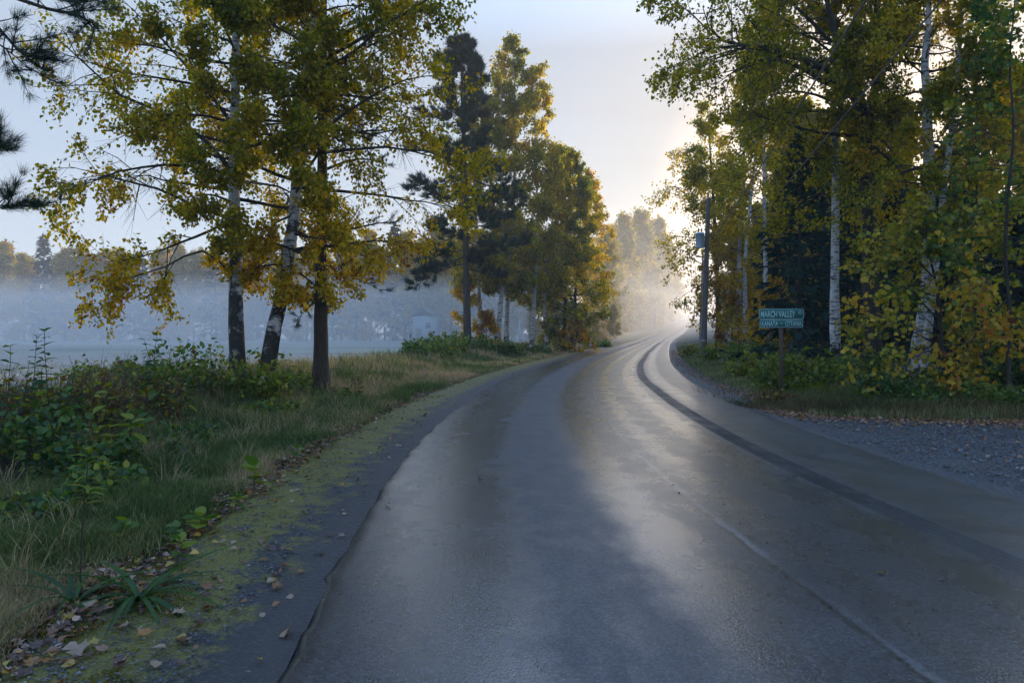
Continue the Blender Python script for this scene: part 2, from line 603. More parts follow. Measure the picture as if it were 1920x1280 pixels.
def tree(name, label, cat, base, trunks, radii, bark, leafm, seed, n1=26, tb=.3, Lmax=3.5, shape_pow=.8, elev=(5, 55), droop=(.5, .1), n2=7, n3=6, per=9,
         leaf=.085, lshape='ovate', tint=(.45, .2), tint_z=None, group=None, explicit=(), bias=None, limbs_as_parts=14, hang=.5, inner=.18, single=0, single_mat=None, twig_len=.5, wob=.012, clump=1.2,
         flare=1.35, open_front=False, spread=.06):
    """trunks: list of control polylines in world space; the first point of the first is the foot of the tree."""
    rng = np.random.default_rng(seed)
    base = np.asarray(base, float)
    root = thing(name, base, label, cat, group)
    tp, L1, D1, S1, R1, DR = [], [], [], [], [], []
    K = 26
    for ti, (c, r0) in enumerate(zip(trunks, radii)):
        p = smooth_path(np.asarray(c, float) - base, K)
        hgt = np.linalg.norm(p[-1] - p[0])
        w = np.cumsum(rng.normal(0, wob * .5, (K, 3)), 0)
        w[:, 2] = 0
        p[1:] += w[1:] * .6
        tt = np.linspace(0, 1, K)
        rad = r0 * np.clip(1.03 - tt, .05, 1) ** .75
        if ti == 0:
            rad *= 1 + (flare - 1) * np.exp(-tt * 16)
        V, F = tube(p, rad, 12)
        rr = V - np.repeat(p, 12, 0)
        V = V + rr * ((vnoise(V[:, 0] * 9 + V[:, 2] * 2, V[:, 1] * 9 + V[:, 2] * 3, seed) - .5) * .22)[:, None]
        mk('trunk', V, F, bark, root, smooth=True)
        tp.append(p)
        n = int(n1 * (1 if ti == 0 else .8))
        t = tb + (1 - tb) * (np.arange(n) + rng.uniform(.1, .9, n)) / n
        idx = np.zeros(n, int)
        s, tan = at(p[None], idx, t)
        az = np.arange(n) * 2.39996 + rng.uniform(-.5, .5, n) + seed
        u = (t - tb) / (1 - tb)
        el = np.radians(elev[0] + (elev[1] - elev[0]) * u + rng.normal(0, 8, n))
        env = np.clip(1.08 - u, .08, 1) ** shape_pow * np.clip(.55 + 2.2 * u, 0, 1)
        ln = Lmax * env * rng.uniform(.72, 1.15, n)
        if open_front:                      # low limbs on the road side were lost: the stem shows
            ln = np.where((np.sin(az) < -.3) & (u < .85), ln * .42, ln)
        if bias:
            ln *= 1 + bias[1] * np.cos(az - bias[0])
        S1.append(s)
        D1.append(np.stack([np.cos(az) * np.cos(el), np.sin(az) * np.cos(el), np.sin(el)], -1))
        L1.append(ln)
        R1.append(np.interp(t, tt, rad) * .38)
        DR.append(droop[0] + (droop[1] - droop[0]) * u)
    S1, D1, L1, R1, DR = map(np.concatenate, (S1, D1, L1, R1, DR))
    KL = 9
    limbs = grow(S1, D1, L1, KL, DR, .10, rng)
    R1 = np.minimum(R1, .012 + .016 * L1)
    for e in explicit:                     # limbs seen in the photo, given as polylines
        q = smooth_path(np.asarray(e[0], float) - base, KL)
        limbs = np.concatenate([limbs, q[None]])
        L1 = np.append(L1, np.linalg.norm(np.diff(q, axis=0), axis=1).sum())
        R1 = np.append(R1, e[1])
    tk = np.linspace(1, .12, KL)
    order = np.argsort(-R1 * L1)
    big = order[:limbs_as_parts]
    rest = order[limbs_as_parts:]
    for i in big:
        V, F = tube(limbs[i], R1[i] * tk, 6)
        mk('limb', V, F, M['twig'] if R1[i] < .05 else bark if bark is M['dark_bark'] else M['twig'], root, smooth=True)
    i2, f2, p2, d2, l2 = kids(limbs, L1, n2, inner, 1.0, 25, 65, .42, rng)
    K2 = 6
    sub = grow(p2, d2, np.maximum(l2, .25), K2, .35, .13, rng)
    l2 = np.maximum(l2, .25)
    i3, f3, p3, d3, l3 = kids(sub, l2, n3, .2, 1.0, 25, 70, .5, rng)
    l3 = np.clip(l3, .15, None) * 1.0 + twig_len * .35 * rng.uniform(.3, 1, len(l3))
    K3 = 4
    tw = grow(p3, d3, l3, K3, .5 + hang * .6, .13, rng)
    pieces = []
    if len(rest):
        pieces.append(tube(limbs[rest], R1[rest][:, None] * tk[None], 4))
    r2 = np.clip(R1[i2] * .45 * (1.1 - f2 * .7), .006, .05)
    pieces.append(tube(sub[:, [0, 2, 5]], r2[:, None] * np.array([1, .7, .3])[None], 3))
    if leaf < .13:
        pieces.append(tube(tw[:, [0, 3]], np.full((len(tw), 1), .0045) * np.array([1, .5])[None], 3))
    V, F = merge(pieces)
    mk('twigs', V, F, M['twig'], root, kind='stuff')
    # leaves in loose clumps: some twigs bare, some full
    keep = vnoise(tw[:, 1, 0] * clump + 50, tw[:, 1, 1] * clump + tw[:, 1, 2] * clump * 1.3 + 50, seed + 3) > .26
    tw = tw[keep]
    pos, ax, nr, sz = foliage(tw, per, leaf, rng, hang, lshape, spread)
    hz = pos[:, 2] / max(tp[0][-1, 2], 1)
    tn = tint[0] + (vnoise(pos[:, 0] * .9 + 7, pos[:, 1] * .9 + pos[:, 2] * .8 + 9, seed + 1) - .5) * .55 + rng.normal(0, tint[1], len(pos))
    if tint_z:
        tn += np.interp(hz, [tint_z[0], tint_z[1]], [tint_z[2], tint_z[3]])
    tn = np.clip(tn, 0, 1)
    vl = np.clip(rng.normal(1, .22, len(pos)), .45, 1.6)
    sel = np.zeros(len(pos), bool)
    if single:                              # the leaves that show largest are objects of their own
        wp = pos + base
        sc = wp[:, 1] + np.abs(wp[:, 0]) * .1
        uu = (wp[:, 0] / wp[:, 1]) * F_PX + 960
        vv = HOR - (wp[:, 2] - CAM_H) / wp[:, 1] * F_PX
        ok = (uu > 5) & (uu < 1915) & (vv > 5) & (wp[:, 1] > 2)
        sc = np.where(ok, sc, 1e9)
        pick = np.argsort(sc)[:single]
        sel[pick] = True
        cache = {}
        for j in pick:
            q = int(min(tn[j] * 6, 5))
            if q not in cache:
                sv, sf = SH[lshape]
                o = mk('leaf', sv, sf, leafm, root, attrs={'tint': np.full(len(sf), (q + .5) / 6), 'val': np.ones(len(sf))})
                cache[q] = o
            else:
                o = cache[q].copy()
                COL.objects.link(o)
                o.parent = root
            place_leaf(o, pos[j], ax[j], nr[j], sz[j])
    V, F, nf = leaf_mesh(pos[~sel], ax[~sel], nr[~sel], sz[~sel], lshape)
    mk('crown', V, F, leafm, root, kind='stuff', attrs={'tint': np.repeat(tn[~sel], nf), 'val': np.repeat(vl[~sel], nf)})
    return root


def place_leaf(o, pos, ax, nr, size):
    ax = unit(ax)
    sd = unit(np.cross(nr, ax))
    nn = np.cross(ax, sd)
    m = np.eye(4)
    m[:3, 0], m[:3, 1], m[:3, 2], m[:3, 3] = ax * size, sd * size, nn * size, pos
    o.matrix_local = Matrix(m.tolist())


def tufts(pos, dirs, n, length, rng, spread=.75, wid=1.0):
    N = len(pos)
    p = np.repeat(pos, n, 0) + rng.normal(0, length * .12, (N * n, 3))
    d = unit(np.repeat(dirs, n, 0) + rnd_dir(rng, N * n) * spread)
    sv, sf = SH['needle']
    sv = sv * np.array([1, wid, 1])
    return leaf_mesh(p, d, rnd_dir(rng, N * n), length * rng.uniform(.7, 1.15, N * n), (sv, sf))


def pine(name, label, base, ctrl, r0, seed, nl=34, tb=.3, Lmax=3.5, n2=8, needles=14, nlen=.3, wid=1.0, group=None, explicit=(), near=False, parts=14, elev=(-5, 35), n3=3, sparse=.15, f0=.25):
    rng = np.random.default_rng(seed)
    base = np.asarray(base, float)
    root = thing(name, base, label, 'pine tree', group)
    K = 26
    p = smooth_path(np.asarray(ctrl, float) - base, K)
    tt = np.linspace(0, 1, K)
    rad = r0 * np.clip(1.02 - tt, .04, 1) ** .7 * (1 + .35 * np.exp(-tt * 18))
    V, F = tube(p, rad, 14)
    rr = V - np.repeat(p, 14, 0)
    V = V + rr * ((vnoise(V[:, 0] * 14 + 3, V[:, 1] * 14 + V[:, 2] * 2.5, seed) - .5) * .3)[:, None]
    mk('trunk', V, F, M['pine_bark'], root, smooth=True)
    t = tb + (1 - tb) * (np.arange(nl) + rng.uniform(0, .8, nl)) / nl
    s, _ = at(p[None], np.zeros(nl, int), t)
    az = np.arange(nl) * 2.39996 + rng.uniform(-.5, .5, nl)
    u = (t - tb) / (1 - tb)
    el = np.radians(elev[0] + (elev[1] - elev[0]) * u + rng.normal(0, 7, nl))
    ln = Lmax * np.clip(1.05 - u, .12, 1) ** .8 * np.clip(.6 + 1.6 * u, 0, 1) * rng.uniform(.55, 1.15, nl)
    d = np.stack([np.cos(az) * np.cos(el), np.sin(az) * np.cos(el), np.sin(el)], -1)
    KL = 8
    limbs = grow(s, d, ln, KL, -.15, .09, rng)
    r1 = np.interp(t, tt, rad) * .25
    for e in explicit:
        q = smooth_path(np.asarray(e[0], float) - base, KL)
        limbs = np.concatenate([limbs, q[None]])
        ln = np.append(ln, np.linalg.norm(np.diff(q, axis=0), axis=1).sum())
        r1 = np.append(r1, e[1])
    tk = np.linspace(1, .15, KL)
    order = np.argsort(-ln)
    if explicit:
        ex = np.arange(len(ln) - len(explicit), len(ln))
        order = np.concatenate([ex, order[~np.isin(order, ex)]])
    for i in order[:parts]:
        V, F = tube(limbs[i], r1[i] * tk, 6)
        mk('limb', V, F, M['dark_bark'], root, smooth=True)
    i2, f2, p2, d2, l2 = kids(limbs, ln, n2, f0, 1, 25, 60, .34 if not near else .15, rng)
    d2 = d2 * np.array([1, 1, .55]) + np.array([0, 0, .15])
    sub = grow(p2, d2, np.maximum(l2, .2), 5, -.3, .12, rng)
    pc = [tube(sub, np.full((len(sub), 1), .010 if not near else .008) * np.linspace(1, .4, 5)[None], 4)]
    rest = order[parts:]
    if len(rest):
        pc.append(tube(limbs[rest], r1[rest][:, None] * tk[None], 4))
    V, F = merge(pc)
    mk('twigs', V, F, M['dark_bark'], root, kind='stuff')
    N = len(sub)
    idx = np.repeat(np.arange(N), n3)
    f = np.tile(np.linspace(.45, 1, n3), N) + rng.uniform(-.08, .0, N * n3)
    pp, tan = at(sub, idx, f)
    li = np.repeat(np.arange(len(limbs)), 2)
    lp, lt = at(limbs, li, np.tile([.9, .99], len(limbs)))
    pp, tan = np.vstack([pp, lp]), np.vstack([tan, lt])
    keep = rng.random(len(pp)) > sparse
    pp, tan = pp[keep], unit(tan[keep] + np.array([0, 0, .25]))
    V, F, nf = tufts(pp, tan, needles, nlen, rng, .75, wid)
    k = len(F) // needles
    tn = np.repeat(np.clip(.5 + (vnoise(pp[:, 0] * .7, pp[:, 1] * .7 + pp[:, 2] * .7, seed) - .5) * 1.1, 0, 1), needles)
    mk('crown', V, F, M['needle_near'] if near else M['needle'], root, kind='stuff', attrs={'tint': tn, 'val': np.clip(rng.normal(1, .25, len(F)), .5, 1.6)})
    return root


def spruce(name, label, base, height, rad, seed, nl=70, n2=12, spray=.35, group=None, tb=.06, per=4, parts=0):
    rng = np.random.default_rng(seed)
    root = thing(name, base, label, 'spruce tree', group)
    K = 14
    p = np.zeros((K, 3))
    p[:, 2] = np.linspace(-.1, height, K)
    p[:, :2] = np.cumsum(rng.normal(0, .012 * height / 10, (K, 2)), 0)
    tt = np.linspace(0, 1, K)
    V, F = tube(p, height * .013 * np.clip(1.02 - tt, .04, 1), 8)
    mk('trunk', V, F, M['dark_bark'], root, smooth=True)
    t = tb + (1 - tb) * ((np.arange(nl) + rng.uniform(0, .8, nl)) / nl) ** .9
    s, _ = at(p[None], np.zeros(nl, int), t)
    az = np.arange(nl) * 2.39996 + rng.uniform(-.4, .4, nl)
    u = (t - tb) / (1 - tb)
    el = np.radians(-18 + 60 * u + rng.normal(0, 6, nl))
    ln = rad * np.clip(1.03 - u, .06, 1) ** .85 * rng.uniform(.7, 1.15, nl)
    d = np.stack([np.cos(az) * np.cos(el), np.sin(az) * np.cos(el), np.sin(el)], -1)
    limbs = grow(s, d, ln, 6, -.15, .05, rng)
    i2, f2, p2, d2, l2 = kids(limbs, ln, n2, .1, 1, 30, 60, .42, rng)
    d2 = d2 * np.array([1, 1, .35]) + np.array([0, 0, -.12])
    sub = grow(p2, d2, np.maximum(l2, .12), 4, .2, .08, rng)
    V, F = tube(limbs, (height * .0022 * np.linspace(1, .2, 6))[None] * np.ones((nl, 1)), 4)
    mk('branches', V, F, M['dark_bark'], root, kind='stuff')
    idx = np.repeat(np.arange(len(sub)), per)
    pp, tan = at(sub, idx, rng.uniform(0, 1, len(idx)))
    ax = unit(tan + rnd_dir(rng, len(pp)) * .35 + np.array([0, 0, -.15]))
    nr = rnd_dir(rng, len(pp)) * .7 + np.array([0, 0, 1])
    V, F, nf = leaf_mesh(pp, ax, nr, spray * rng.uniform(.6, 1.2, len(pp)), 'spray')
    tn = np.clip(.4 + (vnoise(pp[:, 0], pp[:, 1] + pp[:, 2], seed) - .5) + rng.normal(0, .15, len(pp)), 0, 1)
    mk('crown', V, F, M['needle'], root, kind='stuff', attrs={'tint': np.repeat(tn, nf), 'val': np.repeat(np.clip(rng.normal(1, .25, len(pp)), .5, 1.6), nf)})
    return root


# ------------------------------------------------------------------ ground materials
def mat_ground():
    m, t, L = new_mat('verge_soil')
    tc = nt_new(t, 'ShaderNodeTexCoord')
    v = tc.outputs['Object']
    n1, n2, n3 = noise_n(t, v, .8, 4), noise_n(t, v, 5, 5, .65), noise_n(t, v, 38, 3)
    c = mixc(t, mapr(t, n1.outputs['Fac'], .35, .65, 0, 1), (.030, .042, .016), (.060, .050, .024))
    c = mixc(t, mapr(t, n2.outputs['Fac'], .45, .7, 0, .8), c, (.045, .065, .02))
    c = mixc(t, mapr(t, n3.outputs['Fac'], .5, .75, 0, .7), c, (.09, .065, .035))
    b = nt_new(t, 'ShaderNodeBsdfPrincipled')
    L(c, b.inputs['Base Color'])
    b.inputs['Roughness'].default_value = .95
    bm = nt_new(t, 'ShaderNodeBump')
    bm.inputs['Strength'].default_value = 1
    bm.inputs['Distance'].default_value = .06
    L(n2.outputs['Fac'], bm.inputs['Height'])
    L(bm.outputs[0], b.inputs['Normal'])
    out = nt_new(t, 'ShaderNodeOutputMaterial')
    L(b.outputs[0], out.inputs[0])
    return m


def mat_field():
    m, t, L = new_mat('dewy_field')
    tc = nt_new(t, 'ShaderNodeTexCoord')
    v = tc.outputs['Object']
    mp = nt_new(t, 'ShaderNodeMapping')
    mp.inputs['Scale'].default_value = (.010, .055, 1)
    mp.inputs['Rotation'].default_value = (0, 0, R(-4))
    L(v, mp.inputs[0])
    n1, n2, n3 = noise_n(t, mp.outputs[0], 2.0, 3, .5), noise_n(t, v, 1.2, 5, .7), noise_n(t, v, 9, 4)
    cr = ramp(t, [(.30, (.30, .27, .23)), (.44, (.33, .30, .26)), (.50, (.15, .16, .14)), (.56, (.27, .29, .21)), (.7, (.33, .34, .27))])
    L(n1.outputs['Fac'], cr.inputs[0])
    c = mixc(t, mapr(t, n2.outputs['Fac'], .4, .7, 0, .5), cr.outputs[0], (.20, .205, .15))
    c = mixc(t, mapr(t, n3.outputs['Fac'], .45, .7, 0, .5), c, (.28, .26, .20))
    b = nt_new(t, 'ShaderNodeBsdfPrincipled')
    L(c, b.inputs['Base Color'])
    b.inputs['Roughness'].default_value = .9
    bm = nt_new(t, 'ShaderNodeBump')
    bm.inputs['Strength'].default_value = .8
    bm.inputs['Distance'].default_value = .12
    L(n2.outputs['Fac'], bm.inputs['Height'])
    L(bm.outputs[0], b.inputs['Normal'])
    out = nt_new(t, 'ShaderNodeOutputMaterial')
    L(b.outputs[0], out.inputs[0])
    return m


def band(t, u, c, w):       # soft bump of 1 at u = c, 0 beyond w
    a = math_n(t, 'ABSOLUTE', math_n(t, 'SUBTRACT', u, c))
    return mapr(t, a, w * .35, w, 1, 0)


def mat_road():             # UV: u = metres from the left edge, v = metres along
    m, t, L = new_mat('worn_damp_asphalt')
    uvn = nt_new(t, 'ShaderNodeUVMap')
    sep = nt_new(t, 'ShaderNodeSeparateXYZ')
    L(uvn.outputs[0], sep.inputs[0])
    u0, v0 = sep.outputs[0], sep.outputs[1]
    uv = uvn.outputs[0]
    big = noise_n(t, uv, .35, 4, .6)
    mid = noise_n(t, uv, 1.6, 5, .65)
    fine = noise_n(t, uv, 60, 3, .7)
    agg = nt_new(t, 'ShaderNodeTexVoronoi')
    agg.inputs['Scale'].default_value = 74
    L(uv, agg.inputs['Vector'])
    pits = noise_n(t, uv, 28, 2, .5)
    wob = math_n(t, 'MULTIPLY', math_n(t, 'SUBTRACT', mid.outputs['Fac'], .5), .9)
    wob2 = math_n(t, 'MULTIPLY', math_n(t, 'SUBTRACT', big.outputs['Fac'], .5), .5)
    u = math_n(t, 'ADD', math_n(t, 'ADD', u0, wob), wob2)
    rough_band = band(t, u, 1.72, .62)          # coarse strip between the wheel paths
    rough_band2 = band(t, u, 3.75, .55)
    ul = math_n(t, 'ADD', u0, math_n(t, 'MULTIPLY', wob, .45))
    polish = math_n(t, 'MAXIMUM', band(t, ul, 2.38, .34), band(t, ul, .85, .62))
    polish = math_n(t, 'MAXIMUM', polish, math_n(t, 'MAXIMUM', band(t, ul, 4.12, .30), math_n(t, 'MULTIPLY', band(t, ul, 3.3, .22), .7)))
    polish = math_n(t, 'MAXIMUM', polish, math_n(t, 'MULTIPLY', band(t, ul, 5.1, .28), .8))
    dust = band(t, u, 5.35, 1.1)
    streak_v = nt_new(t, 'ShaderNodeMapping')
    streak_v.inputs['Scale'].default_value = (1.0, .6, 1)
    L(uv, streak_v.inputs[0])
    mott = noise_n(t, streak_v.outputs[0], 3.2, 7, .75)
    wet = mapr(t, math_n(t, 'ADD', mott.outputs['Fac'], math_n(t, 'MULTIPLY', math_n(t, 'SUBTRACT', polish, .5), .20)), .36, .70, 0, 1)
    # colour
    c = mixc(t, mapr(t, big.outputs['Fac'], .3, .7, 0, 1), (.056, .060, .072), (.068, .070, .079))
    c = mixc(t, math_n(t, 'MULTIPLY', rough_band, .6), c, (.030, .033, .041))
    c = mixc(t, math_n(t, 'MULTIPLY', rough_band2, .35), c, (.090, .080, .078))
    c = mixc(t, math_n(t, 'MULTIPLY', dust, .5), c, (.088, .081, .079))
    c = mixc(t, math_n(t, 'MULTIPLY', wet, .35), c, (.092, .096, .110))
    hv = nt_new(t, 'ShaderNodeHueSaturation')
    sa = nt_new(t, 'ShaderNodeSeparateColor')
    L(agg.outputs['Color'], sa.inputs[0])
    L(mapr(t, sa.outputs[0], 0, 1, .3, 1.75), hv.inputs['Value'])
    L(c, hv.inputs['Color'])
    c = hv.outputs[0]
    c = mixc(t, mapr(t, agg.outputs['Distance'], .25, .6, 0, .7), c, (.022, .023, .028))
    c = mixc(t, mapr(t, pits.outputs['Fac'], .61, .67, 0, .9), c, (.010, .010, .012))
    c = mixc(t, mapr(t, fine.outputs['Fac'], .62, .75, 0, .5), c, (.22, .22, .22))
    # seam between the two paving passes
    sw = noise_n(t, uv, 3.5, 4, .7)
    seam_u = math_n(t, 'ADD', u0, math_n(t, 'MULTIPLY', math_n(t, 'SUBTRACT', sw.outputs['Fac'], .5), .12))
    seam = band(t, seam_u, 2.98, .045)
    sn = noise_n(t, uv, .9, 2)
    sfine = noise_n(t, uv, 30, 3, .7)
    seam_l = math_n(t, 'MULTIPLY', seam, mapr(t, math_n(t, 'ADD', sn.outputs['Fac'], math_n(t, 'MULTIPLY', sfine.outputs['Fac'], .5)), .58, .84, 0, .62))
    seam_d = math_n(t, 'MULTIPLY', band(t, seam_u, 2.94, .028), mapr(t, sfine.outputs['Fac'], .40, .52, 0, .95))
    c = mixc(t, seam_l, c, (.20, .20, .21))
    c = mixc(t, seam_d, c, (.008, .008, .009))
    # dark tyre mark with tread ribs
    tw = math_n(t, 'ADD', u0, math_n(t, 'MULTIPLY', math_n(t, 'SINE', math_n(t, 'MULTIPLY', v0, .28)), .035))
    tmask = math_n(t, 'MULTIPLY', mapr(t, math_n(t, 'ABSOLUTE', math_n(t, 'SUBTRACT', tw, 4.63)), .125, .165, 1, 0), mapr(t, mott.outputs['Fac'], .32, .56, .5, 1))
    ribs = mapr(t, math_n(t, 'SINE', math_n(t, 'MULTIPLY', math_n(t, 'ADD', tw, math_n(t, 'MULTIPLY', sfine.outputs['Fac'], .02)), 2 * PI / .058)), -.1, .5, 1, mapr(t, mott.outputs['Fac'], .4, .6, .3, .8))
    fadev = mapr(t, v0, 3.5, 6.0, .35, 1)
    tyre = math_n(t, 'MULTIPLY', math_n(t, 'MULTIPLY', tmask, ribs), fadev)
    c = mixc(t, tyre, c, (.008, .008, .009))
    halo = math_n(t, 'MULTIPLY', band(t, u, 4.85, .55), mapr(t, mott.outputs['Fac'], .5, .62, 0, .7))
    c = mixc(t, halo, c, (.030, .030, .034))
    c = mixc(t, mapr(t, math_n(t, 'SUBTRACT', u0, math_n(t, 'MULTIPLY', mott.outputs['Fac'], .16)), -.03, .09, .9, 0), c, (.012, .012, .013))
    # thin cracks
    vo = nt_new(t, 'ShaderNodeTexVoronoi', feature='DISTANCE_TO_EDGE')
    vo.inputs['Scale'].default_value = .45
    dv = nt_new(t, 'ShaderNodeVectorMath', operation='ADD')
    L(uv, dv.inputs[0])
    L(mid.outputs['Color'], dv.inputs[1])
    L(dv.outputs[0], vo.inputs['Vector'])
    crack = math_n(t, 'MULTIPLY', mapr(t, vo.outputs['Distance'], 0, .006, .8, 0), mapr(t, big.outputs['Fac'], .52, .6, 0, 1))
    c = mixc(t, crack, c, (.012, .012, .013))
    b = nt_new(t, 'ShaderNodeBsdfPrincipled')
    L(c, b.inputs['Base Color'])
    r = math_n(t, 'ADD', mapr(t, mid.outputs['Fac'], .3, .7, .26, .40), math_n(t, 'MULTIPLY', rough_band, .22))
    r = math_n(t, 'SUBTRACT', r, math_n(t, 'MULTIPLY', wet, .13))
    r = math_n(t, 'ADD', r, math_n(t, 'MULTIPLY', dust, .12))
    r = math_n(t, 'ADD', r, math_n(t, 'MULTIPLY', tyre, .35), clamp=True)
    L(r, b.inputs['Roughness'])
    L(math_n(t, 'MULTIPLY', mapr(t, u0, .03, .16, 0, 1), math_n(t, 'SUBTRACT', .8, math_n(t, 'MULTIPLY', tyre, .65))), b.inputs['Specular IOR Level'])
    L(math_n(t, 'MULTIPLY', math_n(t, 'MULTIPLY', mapr(t, u0, .03, .16, 0, 1), math_n(t, 'SUBTRACT', 1, tyre)), math_n(t, 'ADD', math_n(t, 'ADD', math_n(t, 'MULTIPLY', wet, .30), math_n(t, 'MULTIPLY', polish, .40)), math_n(t, 'SUBTRACT', .46, math_n(t, 'MULTIPLY', rough_band, .36)), clamp=True)), b.inputs['Coat Weight'])
    b.inputs['Coat Roughness'].default_value = .25
    hgt = math_n(t, 'ADD', math_n(t, 'MULTIPLY', agg.outputs['Distance'], -.6), math_n(t, 'MULTIPLY', fine.outputs['Fac'], .5))
    hgt = math_n(t, 'SUBTRACT', hgt, math_n(t, 'MULTIPLY', crack, 2.))
    bm = nt_new(t, 'ShaderNodeBump')
    bm.inputs['Strength'].default_value = .28
    bm.inputs['Distance'].default_value = .005
    L(hgt, bm.inputs['Height'])
    L(bm.outputs[0], b.inputs['Normal'])
    L(bm.outputs[0], b.inputs['Coat Normal'])
    out = nt_new(t, 'ShaderNodeOutputMaterial')
    L(b.outputs[0], out.inputs[0])
    return m


def mat_stony(name, moss):  # UV: u = metres outward from the asphalt edge, v = metres along
    m, t, L = new_mat(name)
    uvn = nt_new(t, 'ShaderNodeUVMap')
    uv = uvn.outputs[0]
    sep = nt_new(t, 'ShaderNodeSeparateXYZ')
    L(uv, sep.inputs[0])
    vo = nt_new(t, 'ShaderNodeTexVoronoi')
    vo.inputs['Scale'].default_value = 34
    L(uv, vo.inputs['Vector'])
    big, mid, fine = noise_n(t, uv, .7, 4, .6), noise_n(t, uv, 3, 5, .65), noise_n(t, uv, 45, 3)
    c = mixc(t, vo.outputs['Color'], (.045, .048, .055), (.15, .155, .17)) if not moss else mixc(t, vo.outputs['Color'], (.018, .019, .022), (.066, .066, .070))
    c = mixc(t, mapr(t, vo.outputs['Distance'], .3, .65, 0, .9), c, (.018, .018, .02))
    if moss:
        edge = mapr(t, sep.outputs[0], .08, .7, -.14, .12)
        mk_ = math_n(t, 'ADD', math_n(t, 'ADD', mid.outputs['Fac'], edge), math_n(t, 'MULTIPLY', math_n(t, 'SUBTRACT', fine.outputs['Fac'], .5), .35))
        c = mixc(t, mapr(t, mk_, .46, .60, 0, .95), c, mixc(t, fine.outputs['Fac'], (.045, .046, .008), (.24, .20, .012)))
        inner = mapr(t, math_n(t, 'ADD', sep.outputs[0], math_n(t, 'MULTIPLY', mid.outputs['Fac'], .3)), .25, .5, .8, 0)
        c = mixc(t, inner, c, (.045, .040, .040))
    else:
        c = mixc(t, mapr(t, big.outputs['Fac'], .4, .7, 0, .5), c, (.07, .062, .055))
        inner = mapr(t, math_n(t, 'ADD', sep.outputs[0], mid.outputs['Fac']), .4, .8, .7, 0)
        c = mixc(t, inner, c, (.085, .075, .068))
    b = nt_new(t, 'ShaderNodeBsdfPrincipled')
    L(c, b.inputs['Base Color'])
    b.inputs['Roughness'].default_value = .62
    bm = nt_new(t, 'ShaderNodeBump')
    bm.inputs['Strength'].default_value = .9
    bm.inputs['Distance'].default_value = .015
    L(math_n(t, 'ADD', math_n(t, 'MULTIPLY', vo.outputs['Distance'], -1), math_n(t, 'MULTIPLY', mid.outputs['Fac'], 1.5)), bm.inputs['Height'])
    L(bm.outputs[0], b.inputs['Normal'])
    out = nt_new(t, 'ShaderNodeOutputMaterial')
    L(b.outputs[0], out.inputs[0])
    return m


M['ground'], M['field'], M['road'] = mat_ground(), mat_field(), mat_road()
M['shoulder'], M['gravel'] = mat_stony('mossy_gravel', True), mat_stony('grey_gravel', False)


# ------------------------------------------------------------------ ground, field, road, shoulders, turn-off
def build_land():
    xs = np.concatenate([-np.geomspace(420, 40, 26), np.arange(-38, -14, .9), np.arange(-14, 15, .3), np.arange(15, 45, .6), np.geomspace(46, 420, 40)])
    ys = np.concatenate([np.arange(-60, -2, 3.), np.arange(-2, 36, .4), np.arange(36, 110, .9), np.geomspace(111, 520, 50)])
    X, Y = np.meshgrid(xs, ys)
    Z = H(X, Y)
    V = np.stack([X, Y, Z], -1).reshape(-1, 3)
    nx, ny = len(xs), len(ys)
    i, j = np.meshgrid(np.arange(nx - 1), np.arange(ny - 1))
    a = (j * nx + i).ravel()
    F = np.stack([a, a + 1, a + nx + 1, a + nx], -1)
    cx, cyy = V[F].mean(1)[:, 0], V[F].mean(1)[:, 1]
    isf = (XL(cyy) - cx) > 9 + 3 * vnoise(cyy * .3, cx * 0, 5)
    for nm, sel, mt in (('ground', ~isf, M['ground']), ('field', isf, M['field'])):
        f = F[sel]
        used, inv = np.unique(f, return_inverse=True)
        mk(nm, V[used], inv.reshape(f.shape), mt, smooth=True, kind='structure')


def strip(name, mat, s_cols, zf, ys, uvf):
    s = np.asarray(s_cols, float)
    Y, Sx = np.meshgrid(ys, s, indexing='ij')
    slope = np.gradient(XL(ys), ys)
    c = 1 / np.sqrt(1 + slope ** 2)
    off = Sx / c[:, None]                     # keep true width across the bend
    X = XL(Y) + off
    Z = ZR(Y) + zf(Sx, Y)
    V = np.stack([X, Y, Z], -1).reshape(-1, 3)
    nx = len(s)
    i, j = np.meshgrid(np.arange(nx - 1), np.arange(len(ys) - 1))
    a = (j * nx + i).ravel()
    F = np.stack([a, a + 1, a + nx + 1, a + nx], -1)
    uv = np.stack([uvf(Sx), Y], -1).reshape(-1, 2)
    return mk(name, V, F, mat, smooth=False, uv=uv, kind='structure')


